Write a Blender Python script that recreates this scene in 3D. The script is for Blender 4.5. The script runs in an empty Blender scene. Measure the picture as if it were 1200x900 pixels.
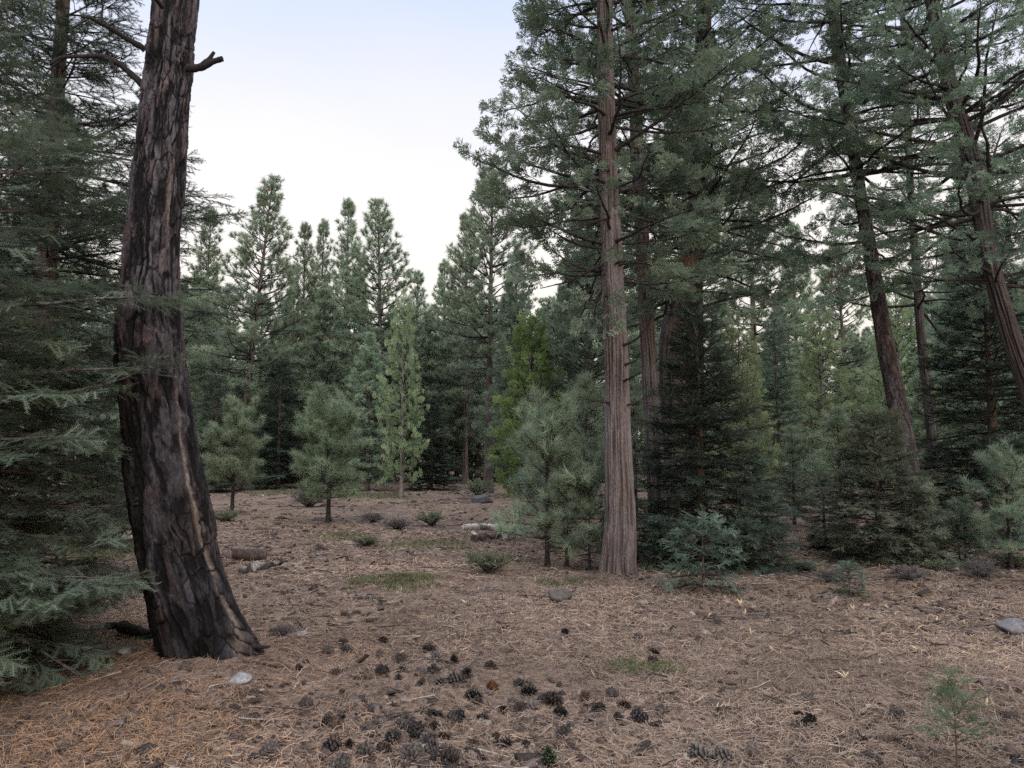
import bpy, math, random
import numpy as np

SEED = 7
random.seed(SEED)
C = bpy.context.scene.collection
PI = math.pi
R = math.radians

# ------------------------------------------------------------------ camera numbers
CAMZ = 1.60
FPX = 866.7                     # focal length in pixels of a 1200 px wide frame
PITCH = math.atan(80 / FPX)
CP, SP = math.cos(PITCH), math.sin(PITCH)


def ray(px, py):
    cx = (px - 600) / FPX
    cz = (450 - py) / FPX
    return np.array([cx, CP - cz * SP, SP + cz * CP])


def at(px, py, depth):
    """world point that lies `depth` metres ahead on the sight line of a photo pixel"""
    d = ray(px, py)
    return np.array([0, 0, CAMZ]) + d * (depth / d[1])


# ------------------------------------------------------------------ noise
def _hash(ix, iy, iz, seed):
    h = (ix.astype(np.int64) * 374761393 + iy.astype(np.int64) * 668265263
         + iz.astype(np.int64) * 2147483647 + seed * 974711) & 0xFFFFFFFF
    h = ((h ^ (h >> 13)) * 1274126177) & 0xFFFFFFFF
    h = ((h ^ (h >> 16)) * 2246822519) & 0xFFFFFFFF
    h = h ^ (h >> 15)
    return (h & 0xFFFFFF) / float(0x1000000)


def vnoise(x, y, z, seed=0):
    x, y, z = np.broadcast_arrays(np.asarray(x, float), np.asarray(y, float), np.asarray(z, float))
    ix, iy, iz = np.floor(x), np.floor(y), np.floor(z)
    fx, fy, fz = x - ix, y - iy, z - iz
    fx = fx * fx * (3 - 2 * fx); fy = fy * fy * (3 - 2 * fy); fz = fz * fz * (3 - 2 * fz)
    r = 0
    for dx in (0, 1):
        wx = fx if dx else 1 - fx
        for dy in (0, 1):
            wy = fy if dy else 1 - fy
            for dz in (0, 1):
                wz = fz if dz else 1 - fz
                r = r + wx * wy * wz * _hash(ix + dx, iy + dy, iz + dz, seed)
    return r


def fbm(x, y, z, octv=4, seed=0):
    a, s, t = 0.5, 0.0, 0.0
    for o in range(octv):
        s = s + a * vnoise(x, y, z, seed + o * 17)
        t += a
        x = np.asarray(x) * 2.03; y = np.asarray(y) * 2.03; z = np.asarray(z) * 2.03
        a *= 0.5
    return s / t


def worley(u, v, nu, seed):
    """cells periodic in u (nu cells): returns F1, F2 and the cell's own random number"""
    iu, iv = np.floor(u), np.floor(v)
    f1 = np.full(u.shape, 9.0); f2 = np.full(u.shape, 9.0); cid = np.zeros(u.shape)
    for du in (-1, 0, 1):
        for dv in (-1, 0, 1):
            cu, cv = iu + du, iv + dv
            cw = np.mod(cu, nu)
            zz = np.zeros_like(cu)
            px = cu + 0.15 + 0.7 * _hash(cw, cv, zz, seed)
            py = cv + 0.1 + 0.8 * _hash(cw, cv, zz + 1, seed)
            d = np.hypot(u - px, v - py)
            r = _hash(cw, cv, zz + 2, seed)
            near = d < f1
            f2 = np.where(near, f1, np.minimum(f2, d))
            cid = np.where(near, r, cid)
            f1 = np.where(near, d, f1)
    return f1, f2, cid


def smooth(a, b, x):
    t = np.clip((x - a) / (b - a), 0, 1)
    return t * t * (3 - 2 * t)


# ------------------------------------------------------------------ terrain
PINE_XY = (at(238, 760, 5.75)[0], 5.85)


def hgt(x, y):
    x = np.asarray(x, float); y = np.asarray(y, float)
    h = (fbm(x * 0.16 + 3, y * 0.16, 0, 3, 5) - 0.5) * 0.34 * np.clip((y - 3) / 12, 0, 1)
    h = h + (fbm(x * 0.9, y * 0.9, 0, 3, 9) - 0.5) * 0.10
    h = h + (fbm(x * 5, y * 5, 0, 3, 12) - 0.5) * 0.05
    d2 = (x - PINE_XY[0]) ** 2 + (y - PINE_XY[1]) ** 2
    h = h + 0.12 * np.exp(-d2 / 0.7)
    return h


def g1(x, y):
    return float(hgt(np.array([x]), np.array([y]))[0])


def gp(px, py):
    d = ray(px, py)
    z = 0.0
    for _ in range(5):
        t = (z - CAMZ) / d[2]
        x, y = d[0] * t, d[1] * t
        z = 0.5 * z + 0.5 * g1(x, y)
    return np.array([x, y, g1(x, y)])


def spot(px, depth):
    """ground point at a depth, under a photo column"""
    x = (px - 600) / FPX * depth * 0.99
    return np.array([x, depth, g1(x, depth)])


def top_z(py, depth):
    d = ray(600, py)
    return CAMZ + d[2] / d[1] * depth


# ------------------------------------------------------------------ mesh building
class MB:
    def __init__(s):
        s.v = []; s.f = []; s.m = []; s.t = []; s.c = []; s.n = 0

    def add(s, v, f, mat=0, tint=None, col=None):
        v = np.asarray(v, np.float32).reshape(-1, 3)
        f = np.asarray(f, np.int64)
        s.v.append(v); s.f.append(f + s.n); s.m.append(mat)
        s.t.append(np.full(len(v), 0.5, np.float32) if tint is None else np.broadcast_to(np.asarray(tint, np.float32), (len(v),)))
        s.c.append(np.full((len(v), 3), 0.2, np.float32) if col is None else np.broadcast_to(np.asarray(col, np.float32), (len(v), 3)))
        s.n += len(v)
        return s

    def mesh(s, name, mats, smooth_mats=()):
        me = bpy.data.meshes.new(name)
        v = np.concatenate(s.v)
        me.vertices.add(len(v)); me.vertices.foreach_set('co', v.ravel())
        loops = np.concatenate([f.ravel() for f in s.f]).astype(np.int32)
        sizes = np.concatenate([np.full(len(f), f.shape[1], np.int32) for f in s.f])
        mi = np.concatenate([np.full(len(f), m, np.int32) for f, m in zip(s.f, s.m)])
        starts = np.concatenate([[0], np.cumsum(sizes)[:-1]]).astype(np.int32)
        me.loops.add(len(loops)); me.loops.foreach_set('vertex_index', loops)
        me.polygons.add(len(sizes)); me.polygons.foreach_set('loop_start', starts)
        me.polygons.foreach_set('material_index', mi)
        if smooth_mats:
            me.polygons.foreach_set('use_smooth', np.isin(mi, smooth_mats))
        a = me.attributes.new('tint', 'FLOAT', 'POINT'); a.data.foreach_set('value', np.concatenate(s.t).astype(np.float32))
        c = np.concatenate(s.c); c4 = np.ones((len(c), 4), np.float32); c4[:, :3] = c
        a = me.attributes.new('Col', 'FLOAT_COLOR', 'POINT'); a.data.foreach_set('color', c4.ravel())
        for m in mats: me.materials.append(m)
        me.update(calc_edges=True)
        return me

    def build(s, name, mats, parent=None, smooth_mats=(), loc=None):
        o = bpy.data.objects.new(name, s.mesh(name, mats, smooth_mats))
        C.objects.link(o)
        if parent: o.parent = parent
        if loc is not None: o.location = loc
        return o


def tag(o, label=None, cat=None, group=None, kind=None):
    if label: o['label'] = label
    if cat: o['category'] = cat
    if group: o['group'] = group
    if kind: o['kind'] = kind
    return o


def empty(name, loc, label=None, cat=None, group=None):
    o = bpy.data.objects.new(name, None)
    o.empty_display_size = 0.2
    C.objects.link(o); o.location = loc
    return tag(o, label, cat, group)


def dup(root, loc, rz=0.0, sc=1.0, label=None, group=None, tilt=(0, 0)):
    r = root.copy(); C.objects.link(r)
    r.location = loc; r.rotation_euler = (tilt[0], tilt[1], rz)
    r.scale = (sc, sc, sc) if np.isscalar(sc) else sc
    if label: r['label'] = label
    if group: r['group'] = group
    elif 'group' in r.keys(): del r['group']
    for ch in root.children:
        c = ch.copy(); C.objects.link(c); c.parent = r
        for gch in ch.children:
            d = gch.copy(); C.objects.link(d); d.parent = c
    return r


def tubes(pts, rad, k=5):
    """pts (T,n,3), rad (T,n) -> verts, quads of T open tubes"""
    pts = np.asarray(pts, float); rad = np.asarray(rad, float)
    T, n, _ = pts.shape
    tan = np.gradient(pts, axis=1)
    tan /= np.linalg.norm(tan, axis=2, keepdims=True) + 1e-9
    ref = np.zeros_like(tan); ref[..., 2] = 1
    flat = np.abs(tan[..., 2]) > 0.9
    ref[flat] = (1, 0, 0)
    a = np.cross(tan, ref); a /= np.linalg.norm(a, axis=2, keepdims=True) + 1e-9
    b = np.cross(tan, a)
    th = np.arange(k) * 2 * PI / k
    v = (pts[:, :, None, :] + rad[:, :, None, None] * (np.cos(th)[None, None, :, None] * a[:, :, None, :]
                                                      + np.sin(th)[None, None, :, None] * b[:, :, None, :]))
    idx = np.arange(T * n * k).reshape(T, n, k)
    q = np.stack([idx[:, :-1], np.roll(idx, -1, 2)[:, :-1], np.roll(idx, -1, 2)[:, 1:], idx[:, 1:]], -1)
    return v.reshape(-1, 3), q.reshape(-1, 4)


def one_tube(mb, pts, r0, r1, k=7, mat=0, col=None, knob=0.0, rng=None, n=None):
    pts = np.asarray(pts, float)
    n = n or max(10, len(pts) * 4)
    # smooth resample (Catmull style through cumulative parameter)
    t = np.linspace(0, len(pts) - 1, n)
    p = catmull(pts, t)
    r = r0 + (r1 - r0) * np.linspace(0, 1, n) ** 0.8
    if knob and rng is not None:
        r = r * (1 + knob * rng.normal(size=n))
        p = p + rng.normal(size=p.shape) * r0 * knob * 0.7
    v, q = tubes(p[None], r[None], k)
    mb.add(v, q, mat, col=col)
    for e, off in ((0, 0), (n - 1, (n - 1) * k)):
        cap = np.arange(k) + off
        mb.add(v[cap], [list(range(k))], mat, col=col)
    return p


def catmull(P, t):
    P = np.asarray(P, float); n = len(P)
    i = np.clip(np.floor(t).astype(int), 0, n - 2); f = (t - i)[:, None]
    p0 = P[np.clip(i - 1, 0, n - 1)]; p1 = P[i]; p2 = P[i + 1]; p3 = P[np.clip(i + 2, 0, n - 1)]
    return 0.5 * (2 * p1 + (p2 - p0) * f + (2 * p0 - 5 * p1 + 4 * p2 - p3) * f ** 2 + (3 * p1 - p0 - 3 * p2 + p3) * f ** 3)


# ------------------------------------------------------------------ materials
def nodes(name):
    m = bpy.data.materials.new(name); m.use_nodes = True
    nt = m.node_tree; nt.nodes.clear()
    return m, nt, nt.nodes, nt.links


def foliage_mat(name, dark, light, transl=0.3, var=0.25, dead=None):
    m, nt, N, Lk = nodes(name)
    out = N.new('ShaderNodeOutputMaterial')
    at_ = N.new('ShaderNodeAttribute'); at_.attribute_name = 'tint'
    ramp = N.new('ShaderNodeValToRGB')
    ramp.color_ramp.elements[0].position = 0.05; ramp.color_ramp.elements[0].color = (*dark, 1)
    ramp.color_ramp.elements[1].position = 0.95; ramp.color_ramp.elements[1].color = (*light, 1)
    if dead:
        e = ramp.color_ramp.elements.new(0.985); e.color = (*light, 1)
        e = ramp.color_ramp.elements.new(1.0); e.color = (*dead, 1)
    oi = N.new('ShaderNodeObjectInfo')
    hsv = N.new('ShaderNodeHueSaturation')
    mr = N.new('ShaderNodeMapRange'); mr.inputs[3].default_value = 1 - var; mr.inputs[4].default_value = 1 + var
    mh = N.new('ShaderNodeMapRange'); mh.inputs[3].default_value = 0.475; mh.inputs[4].default_value = 0.512
    Lk.new(oi.outputs['Random'], mr.inputs[0]); Lk.new(oi.outputs['Random'], mh.inputs[0])
    Lk.new(at_.outputs['Fac'], ramp.inputs[0]); Lk.new(ramp.outputs[0], hsv.inputs['Color'])
    Lk.new(mr.outputs[0], hsv.inputs['Value']); Lk.new(mh.outputs[0], hsv.inputs['Hue'])
    p = N.new('ShaderNodeBsdfPrincipled'); p.inputs['Roughness'].default_value = 0.55
    p.inputs['Specular IOR Level'].default_value = 0.3
    tr = N.new('ShaderNodeBsdfTranslucent')
    mx = N.new('ShaderNodeMixShader'); mx.inputs[0].default_value = transl
    Lk.new(hsv.outputs[0], p.inputs['Base Color']); Lk.new(hsv.outputs[0], tr.inputs['Color'])
    Lk.new(p.outputs[0], mx.inputs[1]); Lk.new(tr.outputs[0], mx.inputs[2]); Lk.new(mx.outputs[0], out.inputs[0])
    return m


def col_mat(name, scale=40, amount=0.5, rough=0.9, bump=0.3, stretch=(1, 1, 0.2), spec=0.2):
    """per-vertex colour broken up by a fine noise and a bump"""
    m, nt, N, Lk = nodes(name)
    out = N.new('ShaderNodeOutputMaterial'); p = N.new('ShaderNodeBsdfPrincipled')
    p.inputs['Roughness'].default_value = rough; p.inputs['Specular IOR Level'].default_value = spec
    a = N.new('ShaderNodeAttribute'); a.attribute_name = 'Col'
    tc = N.new('ShaderNodeTexCoord'); mp = N.new('ShaderNodeMapping'); mp.inputs['Scale'].default_value = stretch
    nz = N.new('ShaderNodeTexNoise'); nz.inputs['Scale'].default_value = scale; nz.inputs['Detail'].default_value = 6
    nz.inputs['Roughness'].default_value = 0.65
    mr = N.new('ShaderNodeMapRange'); mr.inputs[1].default_value = 0.3; mr.inputs[2].default_value = 0.7
    mr.inputs[3].default_value = 1 - amount; mr.inputs[4].default_value = 1 + amount
    mul = N.new('ShaderNodeVectorMath'); mul.operation = 'SCALE'
    bp = N.new('ShaderNodeBump'); bp.inputs['Strength'].default_value = bump; bp.inputs['Distance'].default_value = 0.01
    Lk.new(tc.outputs['Object'], mp.inputs[0]); Lk.new(mp.outputs[0], nz.inputs['Vector'])
    Lk.new(nz.outputs['Fac'], mr.inputs[0]); Lk.new(a.outputs['Color'], mul.inputs[0]); Lk.new(mr.outputs[0], mul.inputs['Scale'])
    Lk.new(mul.outputs[0], p.inputs['Base Color']); Lk.new(nz.outputs['Fac'], bp.inputs['Height'])
    Lk.new(bp.outputs[0], p.inputs['Normal']); Lk.new(p.outputs[0], out.inputs[0])
    return m


def bark_mat(name, c0, c1, scale=14, stretch=(1, 1, 0.12)):
    m, nt, N, Lk = nodes(name)
    out = N.new('ShaderNodeOutputMaterial'); p = N.new('ShaderNodeBsdfPrincipled')
    p.inputs['Roughness'].default_value = 0.92; p.inputs['Specular IOR Level'].default_value = 0.15
    tc = N.new('ShaderNodeTexCoord'); mp = N.new('ShaderNodeMapping'); mp.inputs['Scale'].default_value = stretch
    nz = N.new('ShaderNodeTexNoise'); nz.inputs['Scale'].default_value = scale; nz.inputs['Detail'].default_value = 5
    rp = N.new('ShaderNodeValToRGB')
    rp.color_ramp.elements[0].position = 0.36; rp.color_ramp.elements[0].color = (*c0, 1)
    rp.color_ramp.elements[1].position = 0.66; rp.color_ramp.elements[1].color = (*c1, 1)
    bp = N.new('ShaderNodeBump'); bp.inputs['Strength'].default_value = 0.7; bp.inputs['Distance'].default_value = 0.03
    Lk.new(tc.outputs['Object'], mp.inputs[0]); Lk.new(mp.outputs[0], nz.inputs['Vector'])
    Lk.new(nz.outputs['Fac'], rp.inputs[0]); Lk.new(rp.outputs[0], p.inputs['Base Color'])
    Lk.new(nz.outputs['Fac'], bp.inputs['Height']); Lk.new(bp.outputs[0], p.inputs['Normal']); Lk.new(p.outputs[0], out.inputs[0])
    return m


def ground_mat():
    m, nt, N, Lk = nodes('forest_floor')
    out = N.new('ShaderNodeOutputMaterial'); p = N.new('ShaderNodeBsdfPrincipled')
    p.inputs['Roughness'].default_value = 0.95; p.inputs['Specular IOR Level'].default_value = 0.1
    tc = N.new('ShaderNodeTexCoord')

    def noise(scale, det=5, rough=0.6, stretch=None, dist=0):
        nz = N.new('ShaderNodeTexNoise'); nz.inputs['Scale'].default_value = scale
        nz.inputs['Detail'].default_value = det; nz.inputs['Roughness'].default_value = rough
        nz.inputs['Distortion'].default_value = dist
        if stretch:
            mp = N.new('ShaderNodeMapping'); mp.inputs['Scale'].default_value = stretch[0]
            mp.inputs['Rotation'].default_value = (0, 0, stretch[1])
            Lk.new(tc.outputs['Object'], mp.inputs[0]); Lk.new(mp.outputs[0], nz.inputs['Vector'])
        else:
            Lk.new(tc.outputs['Object'], nz.inputs['Vector'])
        return nz.outputs['Fac']

    def ramp(fac, *stops):
        r = N.new('ShaderNodeValToRGB'); els = r.color_ramp.elements
        while len(els) < len(stops): els.new(0.5)
        for e, (pos, c) in zip(els, stops): e.position = pos; e.color = (*c, 1)
        Lk.new(fac, r.inputs[0]); return r.outputs[0]

    def mix(fac, a, b, mode='MIX'):
        x = N.new('ShaderNodeMix'); x.data_type = 'RGBA'; x.blend_type = mode
        if hasattr(fac, 'is_linked'): Lk.new(fac, x.inputs[0])
        else: x.inputs[0].default_value = fac
        Lk.new(a, x.inputs[6]); Lk.new(b, x.inputs[7]); return x.outputs[2]

    big = ramp(noise(0.35, 4), (0.35, (0.178, 0.132, 0.110)), (0.5, (0.226, 0.173, 0.150)), (0.66, (0.255, 0.182, 0.136)))
    s1 = noise(26, 5, 0.7, ((1, 0.16, 1), 0.5), 1.0)
    s2 = noise(30, 5, 0.7, ((0.14, 1, 1), 0.25), 1.2)
    st = N.new('ShaderNodeMath'); st.operation = 'MAXIMUM'; Lk.new(s1, st.inputs[0]); Lk.new(s2, st.inputs[1])
    streak = ramp(st.outputs[0], (0.42, (0.34, 0.31, 0.29)), (0.55, (0.85, 0.82, 0.78)), (0.72, (1.55, 1.42, 1.28)))
    c = mix(1.0, big, streak, 'MULTIPLY')
    clod = ramp(noise(2.6, 8, 0.74), (0.36, (0.50, 0.48, 0.49)), (0.48, (1.0, 1.0, 1.0)), (0.70, (1.3, 1.28, 1.28)))
    c = mix(1.0, c, clod, 'MULTIPLY')
    Lk.new(c, p.inputs['Base Color'])
    bp = N.new('ShaderNodeBump'); bp.inputs['Strength'].default_value = 0.8; bp.inputs['Distance'].default_value = 0.02
    Lk.new(st.outputs[0], bp.inputs['Height']); Lk.new(bp.outputs[0], p.inputs['Normal'])
    Lk.new(p.outputs[0], out.inputs[0])
    return m


M_GROUND = ground_mat()
M_COL = col_mat('weathered_wood')
M_BARKCOL = col_mat('thick_bark', 60, 0.45, 0.9, 0.5, (1, 1, 0.35))
M_CONE = col_mat('cone_scale', 60, 0.4, 0.75, 0.2, (1, 1, 1))
M_NEEDLE = col_mat('dry_needle', 8, 0.25, 0.7, 0.0, (1, 1, 1))
M_STONE = col_mat('stone', 22, 0.35, 0.85, 0.6, (1, 1, 1))
M_BRANCH = bark_mat('dark_branch_bark', (0.022, 0.020, 0.020), (0.075, 0.067, 0.066), 20, (1, 1, 1))
M_GREYTWIG = bark_mat('grey_branch_bark', (0.07, 0.06, 0.06), (0.20, 0.175, 0.165), 20, (1, 1, 1))
M_BARK_FAR = bark_mat('pine_bark', (0.055, 0.042, 0.038), (0.19, 0.15, 0.135))
M_BARK_PALE = bark_mat('pale_bark', (0.13, 0.11, 0.10), (0.36, 0.32, 0.30))
M_BARK_CEDAR = bark_mat('cedar_bark', (0.06, 0.042, 0.036), (0.20, 0.145, 0.125), 22, (1, 1, 0.06))
F_CEDAR = foliage_mat('cedar_foliage', (0.072, 0.114, 0.088), (0.285, 0.380, 0.270), 0.4, 0.10, (.22, .15, .09))
F_CEDAR_LT = foliage_mat('light_cedar_foliage', (0.145, 0.195, 0.110), (0.43, 0.52, 0.295), 0.4, 0.15)
F_CEDAR_BR = foliage_mat('bright_cedar_foliage', (0.075, 0.140, 0.052), (0.30, 0.43, 0.15), 0.4, 0.1)
F_FIR = foliage_mat('fir_needles', (0.024, 0.038, 0.034), (0.125, 0.170, 0.130), 0.2, 0.15)
F_FIR_BLUE = foliage_mat('blue_fir_needles', (0.072, 0.112, 0.085), (0.245, 0.335, 0.245), 0.3, 0.12)
F_FIR_SOFT = foliage_mat('soft_fir_needles', (0.082, 0.105, 0.078), (0.310, 0.365, 0.255), 0.35, 0.1)
F_PINE = foliage_mat('hazed_pine_needles', (0.125, 0.180, 0.125), (0.39, 0.49, 0.34), 0.4, 0.22, (.30, .19, .11))  # paler green with the distance haze of the far pines mixed into the colour
F_PINE_YOUNG = foliage_mat('young_pine_needles', (0.120, 0.165, 0.108), (0.385, 0.470, 0.320), 0.42, 0.12)
F_PINE_BLUE = foliage_mat('blue_green_pine_needles', (0.120, 0.165, 0.120), (0.41, 0.50, 0.36), 0.42, 0.12)
F_SEEDLING = foliage_mat('seedling_needles', (0.055, 0.085, 0.050), (0.21, 0.28, 0.16), 0.3, 0.05)
F_FIR_NEAR = foliage_mat('near_fir_needles', (0.060, 0.082, 0.062), (0.235, 0.285, 0.205), 0.32, 0.05)
F_FIR_DIM = foliage_mat('dim_fir_needles', (0.040, 0.060, 0.052), (0.19, 0.24, 0.185), 0.3, 0.05)
F_SHRUB = foliage_mat('shrub_leaves', (0.065, 0.085, 0.055), (0.26, 0.30, 0.20), 0.35, 0.2)
F_BRUSH = foliage_mat('purple_grey_brush', (0.055, 0.048, 0.050), (0.185, 0.165, 0.160), 0.1, 0.2)
F_GRASS = foliage_mat('grass_blades', (0.17, 0.18, 0.10), (0.46, 0.47, 0.29), 0.45, 0.08)
F_YELLOW = foliage_mat('withered_leaves', (0.38, 0.31, 0.16), (0.74, 0.65, 0.42), 0.35, 0.15)


# ------------------------------------------------------------------ leaf templates, local axes: x forward, y sideways, z up
def tri_needles(base, tip, w, rng):
    base = np.asarray(base); tip = np.asarray(tip)
    d = tip - base
    side = np.cross(d, rng.normal(size=d.shape)); side /= np.linalg.norm(side, axis=1, keepdims=True) + 1e-9
    v = np.stack([base - side * w / 2, base + side * w / 2, tip], 1).reshape(-1, 3)
    f = np.arange(len(v)).reshape(-1, 3)
    return v, f


def pine_tuft(rng, n, L, w, stem=0.12, a0=12, a1=85):
    ang = np.radians(rng.uniform(a0, a1, n)); az = rng.uniform(0, 2 * PI, n)
    x0 = rng.uniform(-stem, 0.02, n)
    base = np.stack([x0, np.zeros(n), np.zeros(n)], 1)
    ln = L * rng.uniform(0.7, 1.1, n)
    d = np.stack([np.cos(ang), np.sin(ang) * np.cos(az), np.sin(ang) * np.sin(az)], 1)
    tip = base + d * ln[:, None]
    tip[:, 2] -= 0.10 * L * rng.uniform(0, 1, n)
    v, f = tri_needles(base, tip, w, rng)
    return v, f, np.repeat(rng.normal(0, 0.10, n), 3)


def fir_spray(rng, L=0.24, gap=0.010, nl=0.026, w=0.006, side=6):
    twigs = [((0, 0, 0), (L, 0, -0.01))]
    for i in range(side):
        if rng.uniform() < .14: continue
        x = L * (0.10 + 0.74 * (i + rng.uniform(.2, .8)) / side)
        s = 1 if (i + (rng.uniform() < .2)) % 2 else -1
        l = (0.55 * L * (1 - 0.75 * x / L) + 0.02) * rng.uniform(.5, 1.2)
        a = R(rng.uniform(32, 66))
        twigs.append(((x, 0, 0), (x + l * math.cos(a), s * l * math.sin(a), -0.012 + rng.normal(0, .016))))
    V = []; F = []; Tn = []; n0 = 0
    for a, b in twigs:
        a = np.array(a); b = np.array(b); d = b - a; l = np.linalg.norm(d); d /= l
        n = max(3, int(l / gap))
        t = (np.arange(n) + 0.5) / n
        for sgn in (-1, 1):
            base = a + d * (t * l)[:, None]
            sd = np.array([-d[1], d[0], 0]) * sgn
            tip = base + d * nl * rng.uniform(.35, .75, (n, 1)) + sd * nl * rng.uniform(.65, .95, (n, 1)) + np.stack([np.zeros(n), np.zeros(n), rng.uniform(-0.004, 0.012, n)], 1)
            ww = d * w / 2
            v = np.stack([base - ww, base + ww, tip], 1).reshape(-1, 3)
            V.append(v); F.append(np.arange(len(v)).reshape(-1, 3) + n0); n0 += len(v)
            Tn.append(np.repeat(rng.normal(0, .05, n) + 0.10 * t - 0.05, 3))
        # the twig itself with the needles that stand along its top
        wv = np.array([-d[1], d[0], 0]) * 0.004
        v = np.array([a - wv, a + wv, b + wv * .5, b - wv * .5]); v[:, 2] += 0.002
        V.append(v[[0, 1, 2, 0, 2, 3]]); F.append(np.array([[0, 1, 2], [3, 4, 5]]) + n0); n0 += 6
        Tn.append(np.full(6, -0.1))
    return np.concatenate(V), np.concatenate(F), np.concatenate(Tn)


def cedar_spray(rng, L=0.24, w=0.016, n=9):
    V = []; F = []; Tn = []; k = 0

    def strip(a, b, w0):
        nonlocal k
        a = np.array(a); b = np.array(b); d = b - a
        nrm = np.array([0, 0, 1.0]) + rng.normal(0, .35, 3)
        s = np.cross(d, nrm); s /= np.linalg.norm(s) + 1e-9
        m = a + d * 0.6
        v = np.array([a - s * w0 * .3, m - s * w0 * .55, b, m + s * w0 * .55])
        V.append(v); F.append([[k, k + 1, k + 2, k + 3]]); Tn.append(np.full(4, rng.normal(0, .09))); k += 4
    strip((0, 0, 0), (L * 0.6, 0, 0), w * 0.8); strip((L * .5, 0, 0), (L, 0, rng.normal(0, .02)), w)
    for i in range(n):
        x = L * (0.1 + 0.75 * i / n); s = 1 if i % 2 else -1
        l = L * (0.52 * (1 - x / L) + 0.13) * rng.uniform(.8, 1.2); a = R(rng.uniform(28, 50))
        p = np.array([x, 0, 0]); e = p + l * np.array([math.cos(a), s * math.sin(a), rng.normal(0, .22)])
        strip(p, e, w)
        for q in (0.4, 0.7):
            b = p + (e - p) * q; a2 = a + R(rng.choice([-38, 38]))
            strip(b, b + 0.45 * l * np.array([math.cos(a2), s * math.sin(a2), rng.normal(0, .25)]), w * .85)
    return np.concatenate(V), np.concatenate(F), np.concatenate(Tn)


def leaf_cluster(rng, n=9, L=0.035, w=0.02, spread=0.08):
    V = []; F = []; T = []
    for i in range(n):
        p = np.array([rng.uniform(0, spread * 1.6), 0, 0]); d = rng.normal(size=3); d[0] = abs(d[0]) + .4; d[2] += .4
        d /= np.linalg.norm(d); s = np.cross(d, rng.normal(size=3)); s /= np.linalg.norm(s)
        m = p + d * L * .5
        V.append(np.array([p, m - s * w / 2, p + d * L, m + s * w / 2])); F.append([[4 * i, 4 * i + 1, 4 * i + 2, 4 * i + 3]])
        T.append(np.full(4, rng.normal(0, .15)))
    return np.concatenate(V), np.concatenate(F), np.concatenate(T)


def place_leaves(mb, tpls, pos, f, n, sc, tint, mat, rng):
    f = f / (np.linalg.norm(f, axis=1, keepdims=True) + 1e-9)
    n = n - f * np.sum(n * f, 1, keepdims=True)
    n /= np.linalg.norm(n, axis=1, keepdims=True) + 1e-9
    b = np.cross(n, f)
    which = rng.integers(0, len(tpls), len(pos))
    for i, (tv, tf, tt) in enumerate(tpls):
        k = which == i
        if not k.any(): continue
        P, A, B, Nn, S = pos[k], f[k], b[k], n[k], sc[k]
        v = P[:, None] + S[:, None, None] * (tv[None, :, 0:1] * A[:, None] + tv[None, :, 1:2] * B[:, None] + tv[None, :, 2:3] * Nn[:, None])
        m = len(P)
        faces = (tf[None] + (np.arange(m) * len(tv))[:, None, None]).reshape(-1, tf.shape[1])
        tn = np.where(tint[k][:, None] > .999, 1.0, np.clip(tint[k][:, None] + tt[None], 0, 0.98)).ravel()
        mb.add(v.reshape(-1, 3), faces, mat, tint=tn)


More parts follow.
